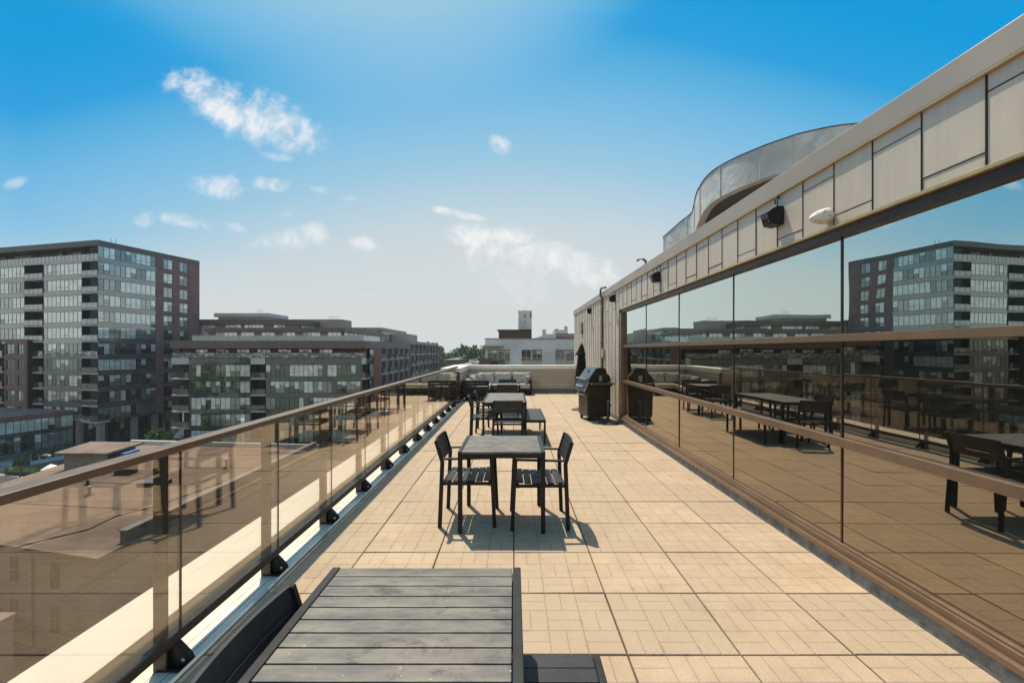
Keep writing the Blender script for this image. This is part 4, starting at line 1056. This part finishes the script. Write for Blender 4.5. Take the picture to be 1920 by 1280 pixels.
p3 = block('plant_room', -71.6,-59.3,108,117,8.9,10.6,'pale grey box on top of the highest set back storey', m='fascia_light', wl_=False)
p4 = block('plant_room', -53.7,-44.2,115,121,6.4,9.6,'dark grey box with roof rods right of the pale plant box', m='fascia_grey', wl_=False, band=2.9)
p5 = block('rooftop_storey', -47,-36.3,122.5,150,3.5,7.9,'distant upper storey behind the balcony wings', seed=8, m='fascia_grey')
for (o_, x, y, z, n_) in ((p3,-62,108.5,10.6,3),(p4,-47.5,115.5,9.6,5)):
    b = MB()
    for k in range(n_): b.tube([(x+k*.55,y,z),(x+k*.55,y,z+.75)], .045, 6); b.box(x+k*.55-.18,x+k*.55+.18,y-.04,y+.04,z+.75,z+.82)
    b.build('vent_rod', M['fascia_light'], o_)
b = MB(); b.box(-62,-29,86.3,86.33,3.55,4.45,0)
for i in range(30): xx = -62+i*33/29; b.box(xx-.03,xx+.03,86.27,86.3,3.5,4.55,1)
b.box(-62,-29,86.27,86.36,4.551,4.6,1); b.box(-29.03,-29,86.4,97,3.55,4.45,0); b.build('roof_balustrade', [M['balustrade_dark'], M['slab_edge']], bb)

# ------------------------------------------------------------------ white block ahead
wbx = empty('white_block_building', (4,78,GZ), 'white block apartment building straight ahead beyond the far wall', 'building')
FY = 70.0; WX0 = -4.45; WX1 = 16.0; WZ = 3.55
opens = [(-4.05,-.62,-.6,1.75),(1.25,4.4,-.6,1.75),(6.55,9.7,-.6,1.75),(11.6,14.7,-.6,1.75)]
b = MB(); x = WX0
for (u0, u1, z0, z1) in opens:
    b.box(x,u0,FY,FY+.3,GZ,WZ-.15); b.box(u0,u1,FY,FY+.3,z1,WZ-.15); b.box(u0,u1,FY,FY+.3,GZ,z0); x = u1
b.box(x,WX1,FY,FY+.3,GZ,WZ-.15); b.box(WX0,WX0+.3,FY+.3,FY+16,GZ,WZ-.15); b.box(WX1-.3,WX1,FY+.3,FY+16,GZ,WZ-.15)
b.build('wall', M['brick_white'], wbx)
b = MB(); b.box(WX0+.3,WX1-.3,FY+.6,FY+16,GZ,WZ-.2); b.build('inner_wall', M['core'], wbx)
b = MB(); b.box(WX0-.08,WX1+.1,FY-.08,FY+16,WZ-.15,WZ); b.build('roof', M['fascia_grey'], wbx)
Mf = frame((0,FY,0),(1,0,0),(0,1,0))
for (u0, u1, n_, zlo) in ((-4.0,-2.6,2,0.0),(-2.4,-1.54,1,-.58),(-1.37,-.67,1,0),(1.30,2.69,2,0),(2.95,4.34,2,0),(6.59,7.97,2,0),(8.23,9.6,2,0),(11.7,13.0,2,0),(13.3,14.6,2,0)):
    o = glazed(wbx, Mf, u0, u1, zlo, 1.7, n_, (3,1,.2,0), y=.2, rng=rng, sub=0, bars=.08, frame_m=M['white_frame'], name='window' if zlo == 0 else 'door')
    b = MB(Mf); b.box(u0,u1,.15,.2,.42,.50) if zlo == 0 else b.box(u0,u1,.15,.2,.3,.36); b.build('window_bar', M['white_frame'], o)
for (u0, u1, z0, z1) in opens:
    b = MB(); b.box(u0 if u0 > 0 else -1.4,u1,FY+.14,FY+.28,z0,0.0); b.build('tan_panel', M['white_frame'], wbx)
for (u0, u1) in ((2.69,2.95),(7.97,8.23),(13.0,13.3),(-2.6,-2.4),(-1.54,-1.37)):
    b = MB(); b.box(u0,u1,FY+.12,FY+.28,0.01,1.72); b.build('tan_panel', M['white_frame'], wbx)
b = MB(); b.box(-5.3,-1.45,FY-1.7,FY+.0,-.78,-.60); bl = b.build('balcony', M['slab_edge'], wbx)
b = MB(); n_ = 22
for i in range(n_+1): xx = -5.28+i*3.8/n_; b.box(xx-.02,xx+.02,FY-1.68,FY-1.64,-.6,.42)
b.box(-5.3,-1.45,FY-1.7,FY-1.62,.42,.48); b.box(-5.3,-5.26,FY-1.6,FY,-.6,.45); b.box(-5.25,-3.6,FY-1.62,FY-1.60,-.55,.40)
b.build('balcony_railing', M['bronze'], bl)
b = MB(); b.box(-5.2,-1.5,FY-1.5,FY-.0,2.2,2.34); b.build('canopy', M['fascia_grey'], wbx)
b = MB(); b.box(-2.6,3.1,78,84,3.56,5.15); pt = b.build('penthouse_box', M['bronze_dark'], wbx); b = MB(); b.box(-2.9,3.2,77.8,84,5.16,5.28); b.build('roof_edge', M['core'], pt)
chm = empty('white_chimney_tower', (2,81,3.5), 'tall plain white tower rising behind the black penthouse box', 'tower')
b = MB(); b.box(.86,3.24,80.0,82.5,3.6,8.62); b.build('wall', M['brick_white'], chm)
b = MB(); b.box(.80,3.3,79.95,82.55,8.621,8.72); b.build('cap', M['fascia_grey'], chm)
b = MB(); b.box(1.95,2.15,79.96,79.998,7.6,8.1); b.box(1.9,2.2,79.96,79.998,6.6,6.75); b.box(3.0,3.2,79.96,79.998,7.5,8.3); b.build('vent', M['core'], chm)
b = MB(); b.tube([(2.0,81,8.7),(2.0,81,9.0),(2.25,81,9.0)], .05, 6); b.build('vent_rod', M['fascia_grey'], chm)
def rooftop(name, boxes, label, cat_='roof unit'):
    x0 = boxes[0][0]; o = empty(name, (boxes[0][0],boxes[0][2],boxes[0][4]), label, cat_, 'plant and chimneys on the white building')
    for (x0,x1,y0,y1,z0,z1,m,nm) in boxes:
        b = MB(); b.box(x0,x1,y0,y1,z0,z1); b.build(nm, M[m], o)
    return o
rooftop('roof_unit', [(4.9,7.0,74,78,3.56,4.35,'fascia_light','housing'),(4.8,5.4,74.5,75.2,4.36,5.05,'slab_edge','chimney'),(4.85,5.35,74.45,75.25,5.051,5.12,'fascia_grey','cap')], 'pale box with a small chimney on the white building roof')
rooftop('roof_unit', [(7.2,10.6,76,80,3.56,4.5,'fascia','housing'),(7.3,10.5,75.96,75.998,4.1,4.2,'slab_edge','rail')], 'dark box nearest the cladding on the white building roof')
rooftop('roof_unit', [(7.9,10.4,86,90,3.56,5.6,'fascia_light','housing'),(9.8,10.4,86.2,87,5.61,6.3,'slab_edge','chimney'),(8.0,8.6,86.2,86.8,5.61,5.8,'fascia_grey','hatch')], 'pale stepped block behind the dark roof box')
b = MB(); b.hexa([(3.3,75,3.56),(4.85,75,3.56),(4.85,77,3.56),(3.3,77,3.56)],[(3.3,75,3.62),(4.85,75,4.1),(4.85,77,4.1),(3.3,77,3.62)]); tag(b.build('sloped_skylight', M['fascia_light']), 'pale sloped skylight between the black box and the small chimney', 'skylight')

# ------------------------------------------------------------------ low roofs in the distance
def lowbuilding(x0,x1,y0,y1,z,label,m='fascia_grey', wall='brick_grey', units=3, seed=0):
    rg = random.Random(seed); o = empty('low_building', ((x0+x1)/2,(y0+y1)/2,GZ), label, 'building')
    b = MB(); b.box(x0,x1,y0,y1,GZ,z-.3); b.build('wall', M[wall], o)
    b = MB(); b.box(x0-.1,x1+.1,y0-.1,y1+.1,z-.3,z); b.build('roof', M[m], o)
    for k in range(units):
        x = rg.uniform(x0+1,x1-3); y = rg.uniform(y0+1,y1-3); b = MB(); b.box(x,x+rg.uniform(.8,2.4),y,y+2,z+.01,z+rg.uniform(.5,1.3)); b.build('roof_unit', M[rg.choice(['fascia_light','fascia','white_metal','slab_edge'])], o)
    return o
lowbuilding(-15.0,-5.8,92,128,-2.2,'low flat roofed building with roof units between the balcony blocks and the white building', units=9, seed=2)
lowbuilding(-23.5,-4,150,185,-1.4,'far low roof just below the tree line', m='pavement', units=6, seed=3)
lowbuilding(-24,-9,66,88,-9.0,'low building behind the neighbouring gravel roof', m='gravel', units=5, seed=9)

# ------------------------------------------------------------------ neighbouring gravel roof building
gb_ = empty('gravel_roof_building', (-34,42,GZ), 'old masonry building with brown gravel roof seen through the glass railing', 'building')
RZ = -10.8; foot = [(-25.0,26.95),(-24.6,57),(-51.5,60),(-45.6,32.0)]
b = MB(); b.slab(foot, GZ, RZ-.35); b.build('wall', M['brick_tan'], gb_)
b = MB(); b.slab([(-24.9,26.75),(-24.4,57.2),(-51.8,60.2),(-45.8,31.8)], RZ-.35, RZ); b.build('roof', M['gravel'], gb_)
b = MB(); b.box(-25.5,-25.1,29.0,57,RZ+.001,RZ+.75); b.build('parapet', M['fascia'], gb_)
b = MB(); b.box(-25.6,-25.0,28.95,57,RZ+.751,RZ+.82); b.build('parapet_cap', M['pavement'], gb_)
Gd = (Vector((-45.6,32.0,0))-Vector((-25.0,26.95,0))); MG = frame((-45.6,32.0,0), tuple(-Gd), (Gd.y*-1*-1, -Gd.x*-1*-1, 0))
gx = -Gd.normalized(); gy = Vector((-gx.y, gx.x, 0)); MG = frame((-45.6,32.0,0), tuple(gx), tuple(gy)); LG = Gd.length
for k in range(2):
    for u in (3.6,7.2,10.8,14.6,18.6):
        z1 = RZ-.75-2.7*k; b = MB(MG); b.box(LG-u-.45,LG-u+.45,-.04,.0,z1-1.75,z1-1.65); b.box(LG-u-.38,LG-u+.38,-.012,.0,z1-1.64,z1,1); b.box(LG-u-.03,LG-u+.03,-.03,-.013,z1-1.6,z1-.03,0); b.box(LG-u-.36,LG-u+.36,-.03,-.013,z1-.85,z1-.80,0); b.build('window', [M['pavement'],M['core']], gb_)
b = MB(MG); b.tube([(LG-5.4,-.1,RZ-.4),(LG-5.35,-.1,GZ)], .05, 6); b.build('drain_pipe', M['bronze_dark'], gb_)
st = empty('fire_stair', (-33,28.5,GZ), 'rusty metal fire stair descending the masonry wall', 'stairs')
b = MB(MG); a0, a1 = (LG-13.0,RZ-.9), (LG-6.8,GZ+1.5)
for yy in (-.35,-1.1): b.bar((a0[0],yy,a0[1]),(a1[0],yy,a1[1]),.06,.2)
b.build('stringer', M['bronze'], st)
b = MB(MG)
for k in range(17): f = (k+.5)/17; x = a0[0]+(a1[0]-a0[0])*f; z = a0[1]+(a1[1]-a0[1])*f; b.box(x-.12,x+.12,-1.07,-.38,z-.02,z+.02)
b.build('tread', M['bronze'], st)
b = MB(MG); b.box(a1[0],a1[0]+1.4,-1.15,-.05,a1[1]-.1,a1[1]); b.box(a1[0]+1.3,a1[0]+1.4,-1.15,-1.05,GZ,a1[1]-.101); b.build('landing', M['bronze'], st)
sh = empty('roof_shed', (-41,46,RZ), 'stair shed with brown roof on the gravel roof', 'shed')
p = [(-46.1,45.9),(-41.7,45.8),(-42.4,50.2),(-47.6,50.6)]
b = MB(); b.slab(p, RZ, RZ+1.85); b.build('wall', M['brick_tan'], sh)
b = MB(); b.slab([(-46.7,45.4),(-41.2,45.3),(-41.9,50.8),(-48.3,51.1)], RZ+1.85, RZ+2.05); b.build('roof', M['gravel'], sh)
b = MB(); b.slab([(-41.69,46.1),(-41.62,46.1),(-41.72,47.0),(-41.82,47.0)], RZ+.1, RZ+1.75); b.build('door', M['core'], sh)
b = MB(); b.slab([(-41.8,47.2),(-40.9,47.1),(-41.2,49.3),(-42.1,49.4)], RZ+1.35, RZ+1.6); b.build('awning', simple('blue_awning', (.05,.14,.35), .6), sh)
b = MB(); b.slab([(-24.7,56.6),(-24.6,57.0),(-51.0,59.9),(-51.0,59.5)], RZ+.001, RZ+.5); b.build('parapet', M['slab_edge'], gb_)
sk = empty('skylight', (-25.6,34,RZ), 'small blue lit skylight dome on the gravel roof', 'skylight')
q = at(290,880,41.5); b = MB(); b.M = Matrix.Translation((q.x,q.y,RZ)); b.box(-1.1,1.1,-.7,.7,0,.35); b.build('curb', M['bronze_dark'], sk)
b = MB(); b.M = Matrix.Translation((q.x,q.y,RZ+.35)); b.hexa([(-1,-.6,0),(1,-.6,0),(1,.6,0),(-1,.6,0)],[(-.7,-.3,.25),(.7,-.3,.25),(.7,.3,.25),(-.7,.3,.25)]); b.build('dome', M['balustrade'], sk)
sk.location = (sk.location.x, sk.location.y, sk.location.z)
ch_ = empty('brick_chimney', (-33,45,RZ), 'short dark chimney on the gravel roof behind the shed', 'chimney')
q = at(236,884,45.4); b = MB(); b.M = Matrix.Translation((q.x,q.y,RZ)); b.box(-.8,.8,-.5,.5,0,1.0); b.build('stack', M['bronze_dark'], ch_); b = MB(); b.M = Matrix.Translation((q.x,q.y,RZ+1.0)); b.box(-.9,.9,-.6,.6,0.001,.12); b.build('cap', M['concrete'], ch_)
cbl = MB(); pts = [(-31.5,27.9),(-31,29),(-29.5,31),(-29.8,33.5),(-28.4,36),(-27.8,40),(-26.8,45)]; cbl.tube([(x,y,RZ+.04) for x,y in pts], .035, 6)
tag(cbl.build('roof_cable', M['black_metal']), 'black cable snaking over the gravel roof', 'cable')
bw_ = empty('brick_wall', (-26,21,GZ), 'pinkish brick wall end at the lower left edge behind the glass', 'wall')
b = MB(); b.box(-32,-24.8,21.5,22.2,GZ,-11.5); b.build('wall', M['brick_pink'], bw_); b = MB(); b.box(-32.1,-24.72,21.42,22.28,-11.5,-11.38); b.build('coping', M['brick_pink'], bw_)
lowbuilding(-23.8,-3.2,20,64,-14.0,'low tan roofed building in the gap below the terrace railing', m='gravel', wall='brick_tan', units=2, seed=12)

# ------------------------------------------------------------------ vegetation and street things
def crown(c, rx, ry, rz, n, size, seed, clumps=26):
    rg = random.Random(seed); b = MB(); cs = []
    for k in range(clumps):
        while True:
            p = Vector((rg.uniform(-1,1),rg.uniform(-1,1),rg.uniform(-1,1)))
            if .25 < p.length < 1: break
        p = p.normalized()*p.length**.5*.82; cs.append((Vector((p.x*rx,p.y*ry,p.z*rz)), rg.uniform(.22,.42)))
    vs = []; fs = []
    for i in range(n):
        cc, r = rg.choice(cs); d = Vector((rg.gauss(0,1),rg.gauss(0,1),rg.gauss(0,1))).normalized()*rg.random()**.4*r
        p = Vector(c)+cc+Vector((d.x*rx,d.y*ry,d.z*rz))
        u = Vector((rg.gauss(0,1),rg.gauss(0,1),rg.gauss(0,1))).normalized(); v = u.cross(Vector((rg.gauss(0,1),rg.gauss(0,1),rg.gauss(0,1)))).normalized()
        s = size*rg.uniform(.6,1.3); k = len(vs); vs += [p-u*s, p-v*s*.5, p+u*s, p+v*s*.5]; fs.append((k,k+1,k+2,k+3))
    b.add(vs, fs); return b
def tree(x, y, h, r, label, leaf='leaf', seed=0, n=3000, size=.35, grp=None, crown_base=.28):
    o = empty('tree', (x,y,GZ), label, 'tree', grp); b = MB(); top = GZ+h
    b.tube([(x,y,GZ),(x+.1,y,GZ+h*.3),(x-.1,y+.1,GZ+h*.75)], [h*.025,h*.018,h*.006], 7)
    rg = random.Random(seed)
    for k in range(6): a = rg.random()*6.28; z = GZ+h*(.28+.07*k); b.tube([(x,y,z),(x+math.cos(a)*r*.6,y+math.sin(a)*r*.6,z+h*.16)], [h*.009,h*.003], 5)
    b.build('trunk', M['bark'], o, smooth=True)
    hc = h*(1-crown_base); crown((x,y,GZ+h*crown_base+hc/2), r, r, hc/2, n, size, seed).build('crown', M[leaf], o); return o
tree(-13.2,150,20.0,6.0,'bright green round tree just left of the white building','leaf_far',21,5200,.42)
# far wood
b = MB(); vs = []; fs = []; rg = random.Random(5)
W_ = MB()
for k in range(60):
    x = -75+k*2.2+rg.uniform(-1,1); y = rg.uniform(235,330); h = rg.uniform(17,22.5)*(1+(y-235)/900); cb = crown((x,y,GZ+h*.55), rg.uniform(4.5,8), 5, h*.47, 1500, .95, 100+k, 16)
    W_.v += cb.v if False else []; base_ = len(W_.v); W_.v += cb.v; W_.f += [[i+base_ for i in f] for f in cb.f]; W_.mi += cb.mi
tag(W_.build('far_wood', M['leaf_far']), kind='stuff')
rgx = random.Random(9)
for i, (x, y, h, r, lab) in enumerate([(-69.2,112,9,3.2,'green tree in the gap between the tower and the glass block'),(-67.8,99,6.5,2.2,'small green tree at the foot of the gap beside the tower'),
    (-62.5,79,5.2,2.0,'leafy bush tree standing before the glass block, just above the railing')]):
    tree(x, y, h, r, lab, 'leaf_bright' if i != 1 else 'leaf', 30+i, 2200, .28, crown_base=.1)
GTS = 'street trees across the road, seen mirrored in the tower glass'
for i, (x, y) in enumerate([(-88,44),(-97,48),(-106,50),(-80,39)]):
    tree(x, y, 15+i%2*2, 5, ['street tree beyond the left edge, mirrored as green in the lower tower windows'][0], 'leaf_bright', 50+i, 2600, .5, GTS)
def hedge(name, M4, L, wd, h, label, seed, leaf='leaf_bright'):
    o = empty(name, tuple(M4.translation), label, 'hedge'); rg = random.Random(seed); b = MB(M4); vs = []; fs = []
    for i in range(int(L*260)):
        p = Vector((rg.uniform(0,L), rg.uniform(-wd/2,wd/2)*1.05, (rg.random()**.5)*h*(1+.12*math.sin(rg.random()*6))))
        u = Vector((rg.gauss(0,1),rg.gauss(0,1),rg.gauss(0,1))).normalized()*.11; v = Vector((rg.gauss(0,1),rg.gauss(0,1),rg.gauss(0,1))).normalized()*.07; k = len(vs); vs += [p-u,p-v,p+u,p+v]; fs.append((k,k+1,k+2,k+3))
    b.add(vs, fs); b.build('foliage', M[leaf], o); b = MB(M4); b.box(0.1,L-.1,-wd/2+.1,wd/2-.1,0,h*.5); b.build('planting_bed', M['bark'], o)
p0 = at(16,893,67); hedge('hedge', frame((p0.x-.5,67.6,GZ+.13),(.97,-.12,0)), 5.6, 1.5, .9, 'trimmed bright green hedge on the pavement corner at lower left', 1)
p0 = at(30,868,72); hedge('hedge', frame((-79.8,71.8,GZ+.13),(1,0,0)), 1.6, 1.5, 1.4, 'rounded green bush behind the trimmed hedge', 2)
for i in range(8):
    q = Vector((-83.5,73.6,0))+Ad*(i*1.15)-Ae*.9
    o = empty('planter', (q.x+1.2,q.y,GZ+.13), '', ''); b = MB(); b.M = Matrix.Translation((q.x+1.2,q.y,GZ+.13)); b.lathe([(.34,0),(.44,.7),(.46,.72),(.40,.72)], 14); b.build('pot', simple('dark_green_pot', (.02,.05,.025), .6) if i == 0 else bpy.data.materials['dark_green_pot'], o)
    crown((q.x+1.2,q.y,GZ+1.25), .5, .5, .45, 260, .12, 70+i, 8).build('shrub', M['leaf'], o)
    tag(o, 'dark green potted shrub in the row along the glass podium', 'planter', 'potted shrubs along the podium')
sl = empty('street_lamp', (-57,51.5,GZ), 'thin dark street lamp with a curved arm at the lower left', 'street lamp')
q = at(38,905,52); b = MB(); b.tube([(q.x,52,GZ),(q.x,52,-11.9)], [.09,.06], 8); b.build('pole', M['fascia'], sl)
b = MB(); b.tube([(q.x,52,-12.4),(q.x+.6,52.2,-11.2),(q.x+1.5,52.4,-10.75),(q.x+2.3,52.6,-10.65)], .05, 6); b.build('arm', M['fascia'], sl)
b = MB(); b.hexa([(q.x+2.0,52.4,-10.72),(q.x+2.9,52.4,-10.72),(q.x+2.9,52.75,-10.72),(q.x+2.0,52.75,-10.72)],[(q.x+2.1,52.45,-10.56),(q.x+2.7,52.45,-10.56),(q.x+2.7,52.7,-10.56),(q.x+2.1,52.7,-10.56)]); b.build('lamp_head', M['fascia_grey'], sl)
q = at(95,893,64); ps = empty('parasol', (q.x,64,GZ), 'small cream parasol on the pavement behind the gravel roof', 'parasol')
b = MB(); b.M = Matrix.Translation((q.x,64,GZ)); b.lathe([(1.1,1.75),(.55,2.15),(.04,2.4)], 6); b.build('canopy', M['white_metal'], ps); b = MB(); b.tube([(q.x,64,GZ),(q.x,64,GZ+2.2)], .04, 6); b.build('pole', M['fascia'], ps)
q = at(335,800,84); ss = empty('entrance_stairs', (q.x,88,GZ), 'pale outdoor stair rising in the gap between the tower and the glass block', 'stairs')
b = MB()
for k in range(14): b.box(-68.6,-66.6,88+.34*k,88.34+.34*k,GZ,GZ+.2*(k+1))
b.build('step', M['slab_edge'], ss)
b = MB()
for x in (-68.6,-66.6): b.bar((x,88,GZ+1.2),(x,92.7,GZ+4.0),.06,.06); b.bar((x,88,GZ+.6),(x,92.7,GZ+3.4),.05,.05)
b.build('handrail', M['slab_edge'], ss)
# small things on the gravel roof
def roof_vent(x, y, h, label):
    o = empty('roof_vent', (x,y,RZ), label, 'roof vent', 'vents on the gravel roof'); b = MB(); b.M = Matrix.Translation((x,y,RZ)); b.lathe([(.32,0),(.30,.05),(.12,.10),(.12,h)], 12); b.build('pipe', M['bronze_dark'], o)
    b = MB(); b.M = Matrix.Translation((x,y,RZ+h)); b.lathe([(.22,.0),(.22,.05),(.02,.16)], 12); b.build('cap', M['fascia_grey'], o)
roof_vent(-36.5, 38.5, .7, 'short capped vent in the open middle of the gravel roof')
roof_vent(-30.5, 47.5, .9, 'capped vent toward the far right of the gravel roof')
roof_vent(-39.5, 41.5, .45, 'lowest capped vent, between the shed and the roof edge')
b = MB()
for (x0,y0,x1,y1) in ((-44.8,37,-25.6,34.5),(-46,43,-25.6,40.5),(-47,49,-25.6,47),(-48,54,-25.6,53)): b.bar((x0,y0,RZ+.012),(x1,y1,RZ+.012),.12,.02)
b.build('membrane_seam', M['bronze_dark'], gb_)

# ------------------------------------------------------------------ summer haze
m = bpy.data.materials.new('haze_air'); m.use_nodes = True; t = NT(m.node_tree)
pv = t.n('ShaderNodeVolumePrincipled'); pv.inputs['Color'].default_value = (.86,.93,1,1); pv.inputs['Density'].default_value = .00022; pv.inputs['Anisotropy'].default_value = .2
o_ = t.n('ShaderNodeOutputMaterial'); t.l(pv.outputs[0], o_.inputs['Volume'])
b = MB(); b.box(-700,700,-300,1500,GZ-1.0,24.5); tag(b.build('haze', m), kind='stuff')
